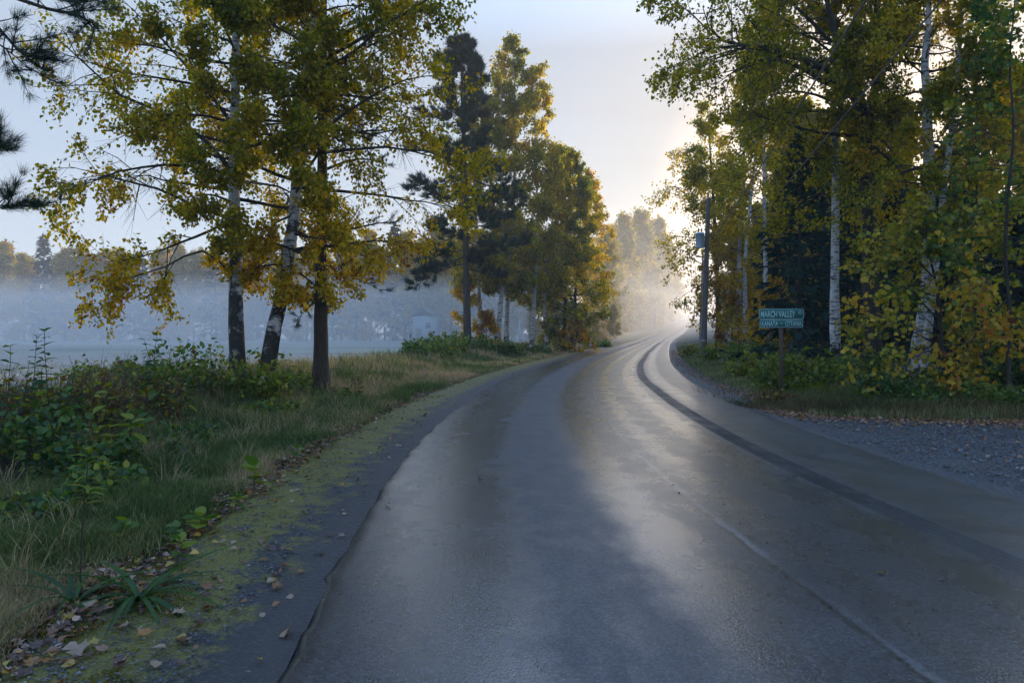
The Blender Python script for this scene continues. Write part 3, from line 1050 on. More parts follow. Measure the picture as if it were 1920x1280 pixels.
def build_roads():
    ys = np.concatenate([np.arange(-40, 0, 1.), np.arange(0, 30, .12), np.arange(30, 120, .6), np.arange(120, 420, 3)])
    edge = lambda y: (vnoise(y * 2.3, y * 0, 11) - .5) * .05 + (vnoise(y * 9, y * 0, 12) - .5) * .03 + (vnoise(y * 21, y * 0, 13) - .5) * .02
    s = np.concatenate([[0, .03, .08, .15], np.linspace(.4, ROADW - .4, 14), [ROADW - .15, ROADW - .08, ROADW - .03, ROADW]])

    def zf(Sx, Y):
        top = .020 + .035 * np.sin(np.clip(Sx / ROADW, 0, 1) * PI)
        e = np.minimum(Sx, ROADW - Sx)
        return top + np.interp(e, [0, .03, .08, .15], [-.055, -.017, -.006, 0])
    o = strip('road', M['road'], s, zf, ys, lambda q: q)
    v = o.data.vertices
    co = np.zeros(len(v) * 3, np.float32)
    v.foreach_get('co', co)
    co = co.reshape(len(ys), len(s), 3)
    co[:, :4, 0] += edge(ys)[:, None]
    co[:, -4:, 0] += edge(ys + 77)[:, None]
    v.foreach_set('co', co.ravel())
    o.data.polygons.foreach_set('use_smooth', np.ones(len(o.data.polygons), bool))
    strip('shoulder', M['shoulder'], np.linspace(-1.32, .05, 8), lambda q, y: .002 + (vnoise(q * 4, y * 4, 4) - .5) * .02 - .045 * sstep(-1.2, -1.32, q), ys[ys < 300], lambda q: -q)
    strip('gravel_shoulder', M['gravel'], np.linspace(ROADW - .05, ROADW + .8, 6), lambda q, y: .002 + (vnoise(q * 4, y * 4, 4) - .5) * .02 - .05 * sstep(ROADW + .7, ROADW + .8, q),
          ys[(ys > 12.6) & (ys < 300)], lambda q: q - ROADW)
    # the turn-off: a gravel apron from the asphalt edge out to the right
    yy = np.arange(-24, 16.2, .3)
    uu = np.concatenate([np.linspace(0, 8, 34), np.geomspace(8.5, 55, 26)])
    Y, U = np.meshgrid(yy, uu, indexing='ij')
    X = XL(Y) + ROADW * 1.0 - .05 + U
    Z = -.003 + (vnoise(X * 1.3, Y * 1.3, 21) - .5) * .035 + (vnoise(X * 5, Y * 5, 22) - .5) * .012
    V = np.stack([X, Y, Z], -1).reshape(-1, 3)
    nx = len(uu)
    i, j = np.meshgrid(np.arange(nx - 1), np.arange(len(yy) - 1))
    a = (j * nx + i).ravel()
    F = np.stack([a, a + 1, a + nx + 1, a + nx], -1)
    c = V[F].mean(1)
    F = F[c[:, 1] < gravel_far(c[:, 0]) + .15]
    mk('gravel_driveway', V, F, M['gravel'], uv=np.stack([U, Y], -1).reshape(-1, 2), smooth=True, kind='structure')


build_land()
build_roads()


# ------------------------------------------------------------------ haze and the low mist over the field
def volume_mat(name, dens, col, aniso):
    m, t, L = new_mat(name)
    v = nt_new(t, 'ShaderNodeVolumePrincipled')
    v.inputs['Density'].default_value = dens
    v.inputs['Color'].default_value = (*col, 1)
    v.inputs['Anisotropy'].default_value = aniso
    out = nt_new(t, 'ShaderNodeOutputMaterial')
    L(v.outputs[0], out.inputs['Volume'])
    return m


def build_air():
    V, F = box((0, 230, 22), (860, 600, 62))
    V[:, 2] = np.where(V[:, 2] > 0, 46, -2.5)
    mk('haze', V, F, volume_mat('haze_air', HAZE_DENSITY, (.93, .95, 1.0), .22), kind='stuff')
    # ground mist: lies over the field and across the road beyond the bend
    def slab(x0, x1, y0, y1, z0, z1, d, g):
        V, F = box(((x0 + x1) / 2, (y0 + y1) / 2, (z0 + z1) / 2), (x1 - x0, y1 - y0, z1 - z0))
        mk('ground_mist', V, F, volume_mat('mist_air', d, (.95, .97, 1.0), g), kind='stuff')
    slab(-400, -9.01, 24, 74.9, -2, 7.5, MIST_DENSITY * .15, .1)
    slab(-400, 2, 75, 330, -2, 8, MIST_DENSITY * .9, .1)
    slab(2.01, 110, 88, 330, -2, 11, MIST_DENSITY * .4, .4)
    slab(6, 109, 92, 329, 11.01, 22, MIST_DENSITY * .12, .4)


build_air()


# ------------------------------------------------------------------ trees close to the left verge
def pp(pts, d, foot=None):
    """photo pixels -> world points at distance d (d may be a pair: first, last)"""
    d0, d1 = d if isinstance(d, tuple) else (d, d)
    n = len(pts)
    q = np.array([P(x, y, d0 + (d1 - d0) * i / (n - 1)) for i, (x, y) in enumerate(pts)])
    if foot is not None:
        q[0, 2] = float(H(q[0, 0], q[0, 1])) - .12
    return q


def seat(pts):              # sink the first point slightly under the ground
    pts = np.array(pts, float)
    pts[0, 2] = float(H(pts[0, 0], pts[0, 1])) - .12
    return pts


def near_left():
    tr = seat(pp([(447, 735), (443, 600), (441, 450), (440, 330), (441, 220), (443, 100), (444, 0), (449, -150), (458, -330)], 15.4))
    ex = [(pp([(440, 330), (400, 280), (330, 220), (235, 185), (160, 120), (105, 70)], (15.4, 14.2)), .06),
          (pp([(438, 405), (400, 430), (330, 458), (270, 480), (195, 492)], (15.4, 14.0)), .045),
          (pp([(440, 520), (380, 470), (310, 500), (240, 520), (170, 535)], (15.4, 13.8)), .03),
          (pp([(441, 240), (380, 160), (300, 70), (230, 0)], (15.4, 14.8)), .05)]
    tree('birch_tree', 'tall upright birch with dark scarred trunk, leftmost of the pair beside the field', 'birch tree', tr[0], [tr], [.165], M['birch_near'], M['leaf_birch'], 11,
         n1=60, tb=.25, Lmax=4.4, shape_pow=.5, elev=(2, 50), n2=9, n3=8, per=16, leaf=.086, tint=(.38, .18), tint_z=(.2, .65, .30, -.04), explicit=ex, bias=(PI, .14), limbs_as_parts=18, single=150, open_front=True, inner=.38,
         group='birches on the left verge')
    tr = seat(pp([(494, 722), (505, 660), (530, 540), (552, 400), (560, 280), (568, 180), (580, 90), (590, 0), (600, -150), (606, -320)], 15.9))
    ex = [(pp([(560, 290), (610, 240), (690, 185), (760, 150), (830, 140)], (15.9, 15.2)), .05),
          (pp([(556, 350), (620, 262), (700, 245), (780, 250)], (15.9, 16.4)), .04),
          (pp([(570, 180), (660, 100), (720, 50), (775, 5)], (15.9, 16)), .05),
          (pp([(575, 130), (700, 60), (800, 0), (890, -60)], (15.9, 15.2)), .045)]
    tree('birch_tree', 'birch with a leaning white and black trunk, between the upright birch and the dark pine', 'birch tree', tr[0], [tr], [.18], M['birch_near'], M['leaf_birch'], 12,
         n1=60, tb=.23, Lmax=3.9, shape_pow=.5, elev=(0, 50), n2=9, n3=7, per=16, leaf=.086, tint=(.41, .18), tint_z=(.2, .65, .24, -.04), explicit=ex, bias=(0.1, .08), limbs_as_parts=18, single=150, open_front=True, inner=.38,
         group='birches on the left verge')
    tr = seat(pp([(602, 722), (601, 600), (602, 500), (604, 300), (607, 0), (610, -200), (612, -330)], 17.2))
    ex = [(pp([(604, 480), (630, 510), (665, 520), (715, 545)], 17.0), .03), (pp([(602, 520), (590, 560), (570, 585), (555, 600)], 16.8), .02),
          (pp([(604, 420), (650, 430), (700, 420), (745, 415)], 17.4), .04), (pp([(606, 200), (640, 160), (690, 110), (720, 90)], 17.2), .04),
          (pp([(606, 100), (650, 60), (690, 40), (700, 10)], 17.2), .04), (pp([(605, 320), (660, 300), (700, 300), (730, 310)], 17.5), .04)]
    pine('pine_tree', 'dark straight pine trunk with a few low boughs, right of the leaning birch', tr[0], tr, .185, 13, nl=26, tb=.52, Lmax=2.0, n2=7, needles=22, nlen=.16, wid=.9, explicit=ex, n3=4, elev=(-5, 30))
    # pine whose boughs hang into the upper left corner; its trunk stands just left of the view
    b = np.array([-8.0, 7.6, 0.])
    b[2] = float(H(b[0], b[1])) - .1
    ctrl = [b, b + (0.05, 0, 2.5), b + (0, .05, 5), b + (.05, 0, 8), b + (0, 0, 11)]
    ex = [(np.vstack([b + (.05, 0, 5.0), pp([(-60, -30), (60, 10), (150, 30), (185, 55)], (7.2, 6.6))]), .035),
          (np.vstack([b + (.05, 0, 4.6), pp([(-120, 0), (-20, 40), (40, 100), (90, 135)], (7.2, 6.4))]), .03),
          (np.vstack([b + (.05, 0, 4.2), pp([(-120, 20), (-40, 60), (15, 95), (60, 135)], (7.0, 6.2))]), .02),
          (np.vstack([b + (.05, 0, 2.6), pp([(-120, 400), (-40, 385), (10, 390), (50, 375)], (7.0, 6.4))]), .02),
          (np.vstack([b + (.05, 0, 3.0), pp([(-130, 300), (-60, 280), (-20, 280), (2, 270)], (7.0, 6.4))]), .02),
          (np.vstack([b + (.05, 0, 5.4), pp([(-60, -60), (30, -30), (110, 0), (160, 5)], (7.4, 6.8))]), .03)]
    pine('pine_tree', 'pine boughs with long dark needles hanging into the upper left corner', b, ctrl, .18, 14, nl=10, tb=.75, Lmax=1.2, n2=11, needles=56, nlen=.13, wid=.5, explicit=ex, near=True, parts=6, n3=3, sparse=.1, f0=.5)


def mid_left():
    g = 'trees along the bend on the left'
    tr = seat(pp([(877, 657), (875, 560), (872, 400), (869, 250), (866, 150), (864, 85)], 44))
    ex = [(pp([(872, 430), (840, 450), (800, 470), (785, 520)], 44), .06), (pp([(872, 400), (830, 380), (790, 350), (765, 352)], 44), .06), (pp([(873, 470), (910, 460), (950, 462), (985, 455)], 44), .06),
          (pp([(872, 480), (830, 500), (800, 520), (780, 540)], 44), .05), (pp([(870, 330), (920, 350), (955, 350), (975, 365)], 44), .06)]
    pine('pine_tree', 'tall dark pine with open layered boughs standing at the start of the bend', tr[0], tr, .25, 21, nl=66, tb=.27, Lmax=4.3, n2=14, needles=25, nlen=.42, wid=1.7, explicit=ex, n3=4, elev=(-10, 30))
    rows = [
        ('birch with a mottled dark trunk close behind the tall pine', [(906, 652), (900, 560), (896, 480), (893, 330), (895, 190)], 50, .15, .35, 2.2, .45, 31),
        ('birch with two lean stems and yellow leaves, second past the tall pine', [(931, 662), (938, 570), (945, 480), (938, 330), (940, 140)], 50, .20, .36, 2.7, .42, 32),
        ('tallest pale green birch behind the two lean stems at the bend', [(949, 655), (951, 560), (958, 450), (966, 250), (960, 78)], 52, .19, .30, 3.0, .38, 33),
        ('slim birch with a curved pale stem in the middle of the bend', [(996, 648), (1002, 560), (1008, 450), (1006, 320), (1000, 140)], 53, .17, .34, 2.9, .46, 34),
        ('thin white stemmed birch left of the leafy green tree', [(1027, 642), (1021, 580), (1026, 480), (1040, 380), (1046, 285)], 56, .14, .3, 2.8, .44, 35),
        ('slender golden birch at the far end of the row on the bend', [(1108, 640), (1106, 580), (1102, 500), (1100, 420), (1098, 340)], 68, .13, .3, 3.0, .68, 37),
    ]
    for lab, px, d, r, tb, Lm, tn, sd in rows:
        tr = seat(pp(px, d))
        tree('birch_tree', lab, 'birch tree', tr[0], [tr], [r], M['birch'], M['leaf_birch'], sd, n1=40, tb=tb, Lmax=Lm * 1.12, n2=9, n3=5, per=10, leaf=.22, lshape='rhomb', tint=(tn, .15), elev=(8, 55),
             group=g, limbs_as_parts=6, twig_len=.9, hang=.8, wob=.03, spread=.12, shape_pow=.42)
    tr = seat(pp([(1056, 640), (1060, 570), (1062, 480), (1066, 380), (1070, 300)], 57))
    t2 = seat(pp([(1070, 640), (1078, 560), (1085, 460), (1092, 350)], 57.5))
    tree('broadleaf_tree', 'dense green broadleaf tree leafy down to the ground at the bend', 'tree', tr[0], [tr, t2], [.2, .16], M['dark_bark'], M['leaf_birch'], 36, n1=46, tb=.05, Lmax=3.2, n2=9, n3=5, per=9,
         leaf=.20, lshape='rhomb', tint=(.18, .13), elev=(10, 50), limbs_as_parts=6, twig_len=.9, spread=.12, shape_pow=.5)
    for lab, px, d, sd in (('small orange maple beside the tall pine trunk', [(885, 652), (880, 600), (872, 560), (868, 520)], 49.5, 41), ('low golden maple bush between the birch stems', [(912, 650), (912, 635), (911, 615), (912, 590)], 50, 42),
                           ('low yellow bush at the foot of the leafy green tree', [(1078, 640), (1078, 625), (1079, 600)], 55, 43)):
        tr = seat(pp(px, d))
        tree('maple_sapling', lab, 'maple tree', tr[0], [tr], [.05], M['dark_bark'], M['leaf_birch'], sd, n1=16, tb=.15, Lmax=1.6, n2=6, n3=4, per=7, leaf=.18, lshape='rhomb', tint=(.82, .1), limbs_as_parts=4, twig_len=.6)


def near_right():
    # tall birch
    tr = seat(pp([(1567, 700), (1566, 600), (1566, 500), (1568, 330), (1565, 200), (1567, 60), (1568, -60), (1570, -250)], 20))
    tree('birch_tree', 'straight white birch standing behind the small spruce, right of the road sign', 'birch tree', tr[0], [tr], [.145], M['birch'], M['leaf_birch'], 51, n1=40, tb=.38, Lmax=3.2, n2=9, n3=6, per=10, inner=.35, open_front=True,
         leaf=.10, tint=(.42, .15), elev=(10, 55), limbs_as_parts=10, single=40)
    # big dark trunk with arching limbs
    tr = seat(pp([(1642, 712), (1634, 600), (1630, 460), (1626, 330), (1618, 220), (1600, 150), (1570, 80), (1545, -30), (1530, -180)], (19.3, 18.6)))
    t2 = pp([(1622, 260), (1640, 170), (1645, 80), (1640, -40), (1650, -200)], 19.2)
    ex = [(pp([(1604, 165), (1540, 128), (1480, 102), (1425, 90), (1375, 82), (1336, 64), (1318, 15)], (19, 17.6)), .10),
          (pp([(1612, 190), (1560, 160), (1500, 128), (1450, 110), (1400, 120), (1340, 160)], (19, 18)), .085),
          (pp([(1618, 230), (1560, 190), (1500, 172), (1440, 180), (1390, 195)], (19, 18.2)), .05),
          (pp([(1400, 86), (1340, 90), (1295, 110), (1255, 135)], (18, 17.2)), .03), (pp([(1335, 66), (1300, 30), (1260, 0), (1225, -10)], (17.6, 17)), .03),
          (pp([(1560, 80), (1500, 20), (1430, -40), (1350, -60)], (18.6, 17.6)), .06), (pp([(1622, 330), (1570, 300), (1500, 300), (1450, 330)], (19.2, 18.6)), .04)]
    tree('broadleaf_tree', 'big dark trunked tree whose arching limbs reach out over the road', 'tree', tr[0], [tr, t2], [.23, .13], M['dark_bark'], M['leaf_birch'], 52, n1=40, tb=.40, Lmax=4.4, n2=11, n3=7, per=9, inner=.35, open_front=True,
         leaf=.095, tint=(.42, .15), elev=(0, 50), explicit=ex, bias=(PI, .2), limbs_as_parts=18, single=60, shape_pow=.45)
    # pair of birches
    tr = seat(pp([(1713, 722), (1722, 640), (1738, 540), (1742, 350), (1740, 200), (1735, 120), (1742, 30), (1738, -100), (1740, -260)], 17))
    tree('birch_tree', 'birch with crooked grey white stem, left one of the pair behind the yellow maple', 'birch tree', tr[0], [tr], [.17], M['birch'], M['leaf_birch'], 53, n1=42, tb=.32, Lmax=3.0, n2=9, n3=6, per=9, inner=.35, open_front=True,
         leaf=.09, tint=(.40, .15), elev=(5, 55), limbs_as_parts=10, single=40)
    tr = seat(pp([(1728, 742), (1740, 620), (1756, 480), (1772, 350), (1790, 210), (1802, 60), (1804, -60), (1806, -240)], 16.6))
    tree('birch_tree', 'thinner birch leaning right, right one of the pair behind the yellow maple', 'birch tree', tr[0], [tr], [.10], M['birch'], M['leaf_birch'], 54, n1=40, tb=.34, Lmax=3.0, n2=9, n3=6, per=9, inner=.35, open_front=True,
         leaf=.09, tint=(.37, .15), elev=(5, 55), limbs_as_parts=10, single=40)
    # maples
    tr = seat(pp([(1768, 742), (1764, 650), (1758, 560), (1740, 470), (1735, 400)], 15.2))
    ex = [(pp([(1764, 650), (1700, 620), (1640, 640), (1600, 690)], (15.2, 14.6)), .02), (pp([(1760, 600), (1700, 540), (1640, 520), (1590, 540)], (15.2, 14.6)), .02), (pp([(1750, 520), (1700, 470), (1650, 450), (1600, 470)], (15.2, 14.8)), .02),
          (pp([(1766, 700), (1720, 690), (1660, 720), (1620, 745)], (15.2, 14.4)), .015)]
    tree('maple_sapling', 'yellow leaved young maple with spreading tiers in front of the birch pair', 'maple tree', tr[0], [tr], [.05], M['dark_bark'], M['leaf_maple'], 55, n1=22, tb=.12, Lmax=1.9, n2=7, n3=4, per=4,
         leaf=.11, lshape='maple', tint=(.42, .10), elev=(5, 40), limbs_as_parts=12, hang=.35, single=140, explicit=ex, bias=(PI, .35))
    tr = seat(pp([(1896, 772), (1890, 690), (1893, 600), (1884, 480), (1890, 360), (1899, 250), (1893, 120), (1902, 0), (1896, -120)], 14.2))
    ex = [(pp([(1890, 560), (1850, 600), (1815, 650), (1795, 700)], (14.2, 13.6)), .02), (pp([(1890, 500), (1840, 500), (1800, 540), (1770, 560)], (14.2, 13.5)), .02), (pp([(1890, 420), (1840, 400), (1800, 430)], (14.2, 13.6)), .02)]
    tree('maple_tree', 'orange and green maple at the right edge hanging over dry grass', 'maple tree', tr[0], [tr], [.048], M['dark_bark'], M['leaf_maple'], 56, n1=38, tb=.16, Lmax=2.2, n2=7, n3=4, per=5,
         leaf=.11, lshape='maple', tint=(.42, .14), tint_z=(.12, .55, .16, -.14), elev=(0, 45), limbs_as_parts=12, hang=.4, single=160, explicit=ex, bias=(PI, .2))
    tr = seat(pp([(1840, 745), (1836, 600), (1832, 420), (1830, 250), (1826, 120)], 16.4))
    tree('maple_tree', 'slim green maple between the leaning birch and the orange maple', 'maple tree', tr[0], [tr], [.05], M['dark_bark'], M['leaf_maple'], 57, n1=26, tb=.2, Lmax=1.7, n2=6, n3=4, per=5,
         leaf=.11, lshape='maple', tint=(.33, .12), elev=(5, 45), limbs_as_parts=8, hang=.4, single=60)
    p = G(1565, 705)
    spruce('small_spruce', 'little young spruce at the foot of the straight white birch', p, 1.25, .42, 61, nl=50, n2=7, spray=.11, per=6)
    for px, d, h, rd, sd, lab in ((1500, 27, 9.0, 2.2, 62, 'dark spruce directly behind the road sign'), (1545, 31, 9.6, 2.3, 63, 'dark spruce between the road sign and the white birch'), (1605, 28, 8.2, 2.2, 64, 'dark spruce right of the white birch'),
                                  (1470, 38, 11, 2.3, 65, 'dark spruce left of the road sign beyond the slim birch'), (1680, 26, 6.5, 1.9, 66, 'shaded spruce between the dark trunk and the birch pair'), (1800, 24, 6.0, 1.9, 67, 'shaded low spruce behind the leaning birch'),
                                  (1890, 21, 5.0, 1.8, 68, 'shaded low spruce behind the orange maple'), (1960, 19, 5.5, 1.9, 69, 'shaded spruce at the right edge behind the maples'), (1740, 29, 7.2, 2.1, 60, 'shaded spruce far behind the yellow maple')):
        b = P(px, 640, d)
        b[2] = float(H(b[0], b[1])) - .05
        spruce('spruce_tree', lab, b, h, rd, sd, nl=64, n2=11, spray=.42, group='spruces in the right wood')


def mid_right():
    g = 'birches beyond the road sign'
    tr = seat(pp([(1348, 652), (1346, 560), (1343, 480), (1338, 380), (1332, 290), (1327, 200)], 52))
    t2 = pp([(1345, 500), (1375, 440), (1340, 360), (1310, 330)], 52)
    ex = [(pp([(1338, 430), (1300, 380), (1265, 350), (1235, 362)], (52, 51)), .07), (pp([(1340, 470), (1300, 450), (1270, 470), (1262, 500)], (52, 51)), .05), (pp([(1342, 540), (1320, 530), (1305, 550), (1300, 600)], (52, 51)), .04),
          (pp([(1332, 320), (1290, 280), (1260, 300)], (52, 51)), .05)]
    tree('broadleaf_tree', 'crooked broadleaf tree leaning to the road beside the utility pole', 'tree', tr[0], [tr, t2], [.2, .13], M['dark_bark'], M['leaf_birch'], 71, n1=36, tb=.2, Lmax=4.4, n2=9, n3=5, per=8,
         leaf=.19, lshape='rhomb', tint=(.40, .13), elev=(8, 50), bias=(PI, .25), explicit=ex, limbs_as_parts=8, twig_len=.9, spread=.12)
    for lab, px, d, r, tb, Lm, tn, sd in (
            ('left one of two close birches between the pole and the road sign', [(1384, 648), (1386, 540), (1388, 430), (1393, 330), (1400, 200), (1404, 60)], 47, .18, .32, 2.6, .5, 72),
            ('right one of two close birches between the pole and the road sign', [(1398, 646), (1397, 560), (1398, 480), (1412, 330), (1425, 180), (1432, 60)], 45, .16, .30, 2.9, .45, 73),
            ('slim dark stemmed birch just left of the road sign', [(1437, 645), (1436, 540), (1434, 420), (1432, 300), (1436, 150), (1440, 0)], 35, .13, .35, 3.0, .48, 74),
            ('yellow leaved birch low behind the utility pole', [(1362, 640), (1364, 560), (1366, 470), (1368, 400)], 50, .1, .1, 2.6, .72, 75)):
        tr = seat(pp(px, d))
        tree('birch_tree', lab, 'birch tree', tr[0], [tr], [r], M['birch'], M['leaf_birch'], sd, n1=38, tb=tb, Lmax=Lm, n2=9, n3=5, per=9, leaf=.17, lshape='rhomb', tint=(tn, .15), elev=(5, 55), group=g,
             limbs_as_parts=6, twig_len=.8, spread=.1, tint_z=(.2, .6, .22, 0), shape_pow=.6)
    for k, (px, d, sd) in enumerate(((1370, 46, 76), (1425, 40, 77), (1450, 33, 78))):
        b = P(px, 640, d)
        b[2] = float(H(b[0], b[1])) - .05
        tr = np.array([b, b + (.1, 0, 1.2), b + (.05, .1, 2.4), b + (.2, .1, 3.6)])
        tree('maple_sapling', ('golden sapling under the close birches nearest the pole', 'golden sapling under the slim dark birch', 'amber sapling left of the road sign')[k], 'maple tree', b, [tr], [.05], M['dark_bark'], M['leaf_birch'], sd,
             n1=18, tb=.1, Lmax=1.7, n2=6, n3=4, per=7, leaf=.16, lshape='rhomb', tint=(.74, .12), limbs_as_parts=3, twig_len=.6)


def far_trees():
    """models for the misty tree lines; each is copied, the copies share the mesh data"""
    def far_birch(name, lab, h, Lm, tn, sd, tb=.3, bark=None):
        tr = np.array([(0, 0, -.2), (.1, 0, h * .3), (-.05, .1, h * .6), (.15, 0, h)])
        return tree(name, lab, 'tree', (0, 0, 0), [tr], [h * .010], bark or M['birch'], M['leaf_far'], sd, n1=30, tb=tb, Lmax=Lm * 1.15, n2=8, n3=4, per=10, leaf=.34, lshape='rhomb', tint=(tn, .12), elev=(10, 60),
                    limbs_as_parts=0, twig_len=1.4, spread=.2, shape_pow=.55, wob=.04)
    g = 'trees in the misty line beyond the field'
    protos = [far_birch('birch_tree', 'misty pale stemmed birch in the tree line beyond the field', 15, 2.7, .5, 81), far_birch('birch_tree', 'misty pale stemmed birch in the tree line beyond the field', 13, 2.4, .66, 82),
              far_birch('broadleaf_tree', 'misty round broadleaf tree in the tree line beyond the field', 14, 3.4, .74, 83, .06, M['dark_bark']),
              spruce('spruce_tree', 'misty pointed spruce in the tree line beyond the field', (0, 0, 0), 15, 3.0, 84, nl=60, n2=9, spray=.8, per=3),
              spruce('spruce_tree', 'misty pointed spruce in the tree line beyond the field', (0, 0, 0), 12, 2.6, 85, nl=56, n2=9, spray=.8, per=3)]
    rng = np.random.default_rng(5)
    used = set()

    def put(k, x, y, hz, label=None, group=g, rz=None):
        root = protos[k]
        hh = (15, 13, 14, 15, 12)[k]
        loc = (x, y, float(H(x, y)) - .1)
        sc = hz / hh
        rz = rng.uniform(0, 6.28) if rz is None else rz
        if k in used:
            return dup(root, loc, rz, sc, label or root['label'], group)
        used.add(k)
        root.location, root.rotation_euler, root.scale = loc, (0, 0, rz), (sc,) * 3
        if group:
            root['group'] = group
        if label:
            root['label'] = label
        return root
    # skyline of the line beyond the field: photo x of the crown, y of its top, distance
    sky = [(-30, 470, 132, 1), (12, 462, 130, 1), (45, 480, 128, 2), (84, 446, 126, 3), (122, 470, 128, 2), (155, 462, 126, 0), (190, 478, 130, 2), (225, 470, 128, 0), (262, 480, 126, 4), (300, 470, 130, 2), (335, 465, 126, 1), (372, 470, 128, 0),
           (405, 462, 124, 3), (440, 470, 126, 2), (475, 462, 124, 0), (510, 470, 126, 4), (545, 455, 122, 1), (575, 470, 124, 2), (605, 460, 122, 0), (640, 470, 124, 4), (668, 458, 120, 2), (695, 440, 122, 1), (722, 470, 120, 0),
           (742, 425, 118, 3), (760, 440, 120, 2), (790, 455, 116, 0), (815, 430, 116, 1), (845, 440, 114, 2), (870, 450, 112, 0), (905, 450, 112, 4), (940, 445, 112, 2), (975, 450, 110, 0), (1010, 455, 110, 2), (1045, 450, 108, 3)]
    names = {12: 'misty warm toned tree in the far tree line at the very left', 45: 'misty round tree between the warm toned tree and the pointed spruce at far left', 84: 'misty pointed spruce rising above the far tree line at far left', 122: 'misty round tree just right of the pointed spruce at far left',
             155: 'misty pale birch with golden crown, second tree right of the far left spruce', 668: 'misty round tree in the gap right of the dark pine trunk', 695: 'misty golden birch with white stem in the gap right of the dark pine trunk', 742: 'tallest misty spruce in the gap between the dark pine trunk and the tall pine',
             760: 'misty round tree beside the tallest spruce in the gap', 790: 'misty white stemmed birch behind the pale shed', 815: 'misty golden birch just right of the pale shed', 640: 'misty small spruce right beside the dark pine trunk'}
    for px, py, d, k in sky:
        q = P(px, py, d + rng.uniform(-3, 3))
        z = float(H(q[0], q[1]))
        put(k, q[0], q[1], max(q[2] - z, 5), names.get(px, ('misty pale stemmed birch', 'misty pale stemmed birch', 'misty round broadleaf tree', 'misty pointed spruce', 'misty pointed spruce')[k] + ' in the front of the tree line beyond the field'))
    for i in range(34):                       # a second rank behind
        px = -40 + 33 * i + rng.uniform(-10, 10)
        q = P(px, 478 + rng.uniform(-8, 12), 142 + rng.uniform(-5, 8) - max(0, px - 600) * .03)
        put((2, 4, 2, 0, 3)[i % 5], q[0], q[1], q[2] - float(H(q[0], q[1])), ('misty birch', '', 'misty round broadleaf tree', 'misty pointed spruce', 'misty pointed spruce')[(2, 4, 2, 0, 3)[i % 5]] + ' in the second rank behind the tree line beyond the field')
    # where the road climbs away: left-hand trees
    for px, py, d, k, lab in ((1105, 470, 98, 2, 'hazy tree just past the golden birch on the bend'), (1138, 440, 112, 0, 'hazy tree left of the tall rounded pair by the far road'), (1172, 412, 148, 1, 'tall rounded hazy tree by the far road, left one of two'),
                              (1205, 405, 172, 1, 'tall rounded hazy tree by the far road with golden top'), (1236, 420, 200, 1, 'hazy golden tree nearest the far road'), (1250, 455, 225, 1, 'hazy tree where the far road vanishes'),
                              (1150, 450, 160, 3, 'hazy spruce behind the rounded trees by the far road'), (1190, 425, 195, 1, 'hazy tree in the second rank by the far road'), (1222, 435, 235, 2, 'hazy dim tree behind the golden tree by the far road'),
                              (1128, 505, 118, 2, 'hazy low tree filling the gap past the golden birch'), (1160, 490, 150, 2, 'hazy golden tree below the tall rounded pair'), (1185, 500, 168, 2, 'hazy tree under the taller golden top by the far road'), (1215, 470, 188, 2, 'hazy full tree between the rounded pair and the golden tree'),
                              (1228, 520, 182, 2, 'hazy low tree at the edge of the climbing road'), (1248, 510, 215, 2, 'faint low tree where the road fades into mist'),
                              (1142, 430, 135, 2, 'hazy rounded tree left of the tall rounded pair'), (1164, 428, 165, 2, 'hazy golden tree filling the back of the rounded pair'), (1195, 415, 190, 2, 'hazy tree behind the golden topped one by the far road'), (1222, 422, 212, 2, 'hazy tree between the golden topped one and the one nearest the road'),
                              (1262, 500, 270, 2, 'faint tree at the very end of the road, left side'), (1152, 572, 96, 1, 'small golden bush like tree beside the far bend'), (1118, 590, 96, 2, 'small dim tree at the edge of the field near the far bend')):
        assert px / F_PX * d - 960 / F_PX * d < XL(d) - 1, lab
        q = P(px, py, d)
        put(k, q[0], q[1], max(q[2] - float(H(q[0], q[1])), 3), lab, None)
    # right of the far road
    g2 = 'trees right of the far road'
    for i, (x, y, h, k) in enumerate(((24, 62, 13, 2), (27, 70, 14, 0), (30, 80, 15, 2), (31, 92, 14, 1), (36, 104, 15, 2), (42, 120, 15, 0), (48, 138, 15, 2), (58, 160, 15, 2), (66, 180, 16, 0), (74, 205, 16, 2))):
        put(k, x, y, h, 'dim tree in the row along the right side of the far road', g2)
    # depth of the wood behind the birches on the right
    g3 = 'trees deep in the right wood'
    for i in range(46):
        y = rng.uniform(24, 66)
        x = np.interp(y, [24, 66], [15, 25]) + rng.uniform(0, 24)
        k = (4, 2, 4, 3, 0, 2)[i % 6]
        hgt = CAM_H + (HOR - rng.uniform(360, 470)) / F_PX * y if k in (3, 4) else CAM_H + (HOR - rng.uniform(120, 420)) / F_PX * y
        put(k, x, y, max(hgt, 4.0), 'shadowed %s deep in the wood behind the birches on the right' % ('spruce' if k in (3, 4) else 'birch' if k == 0 else 'broadleaf tree'), g3)


near_left()
mid_left()
near_right()
mid_right()
far_trees()


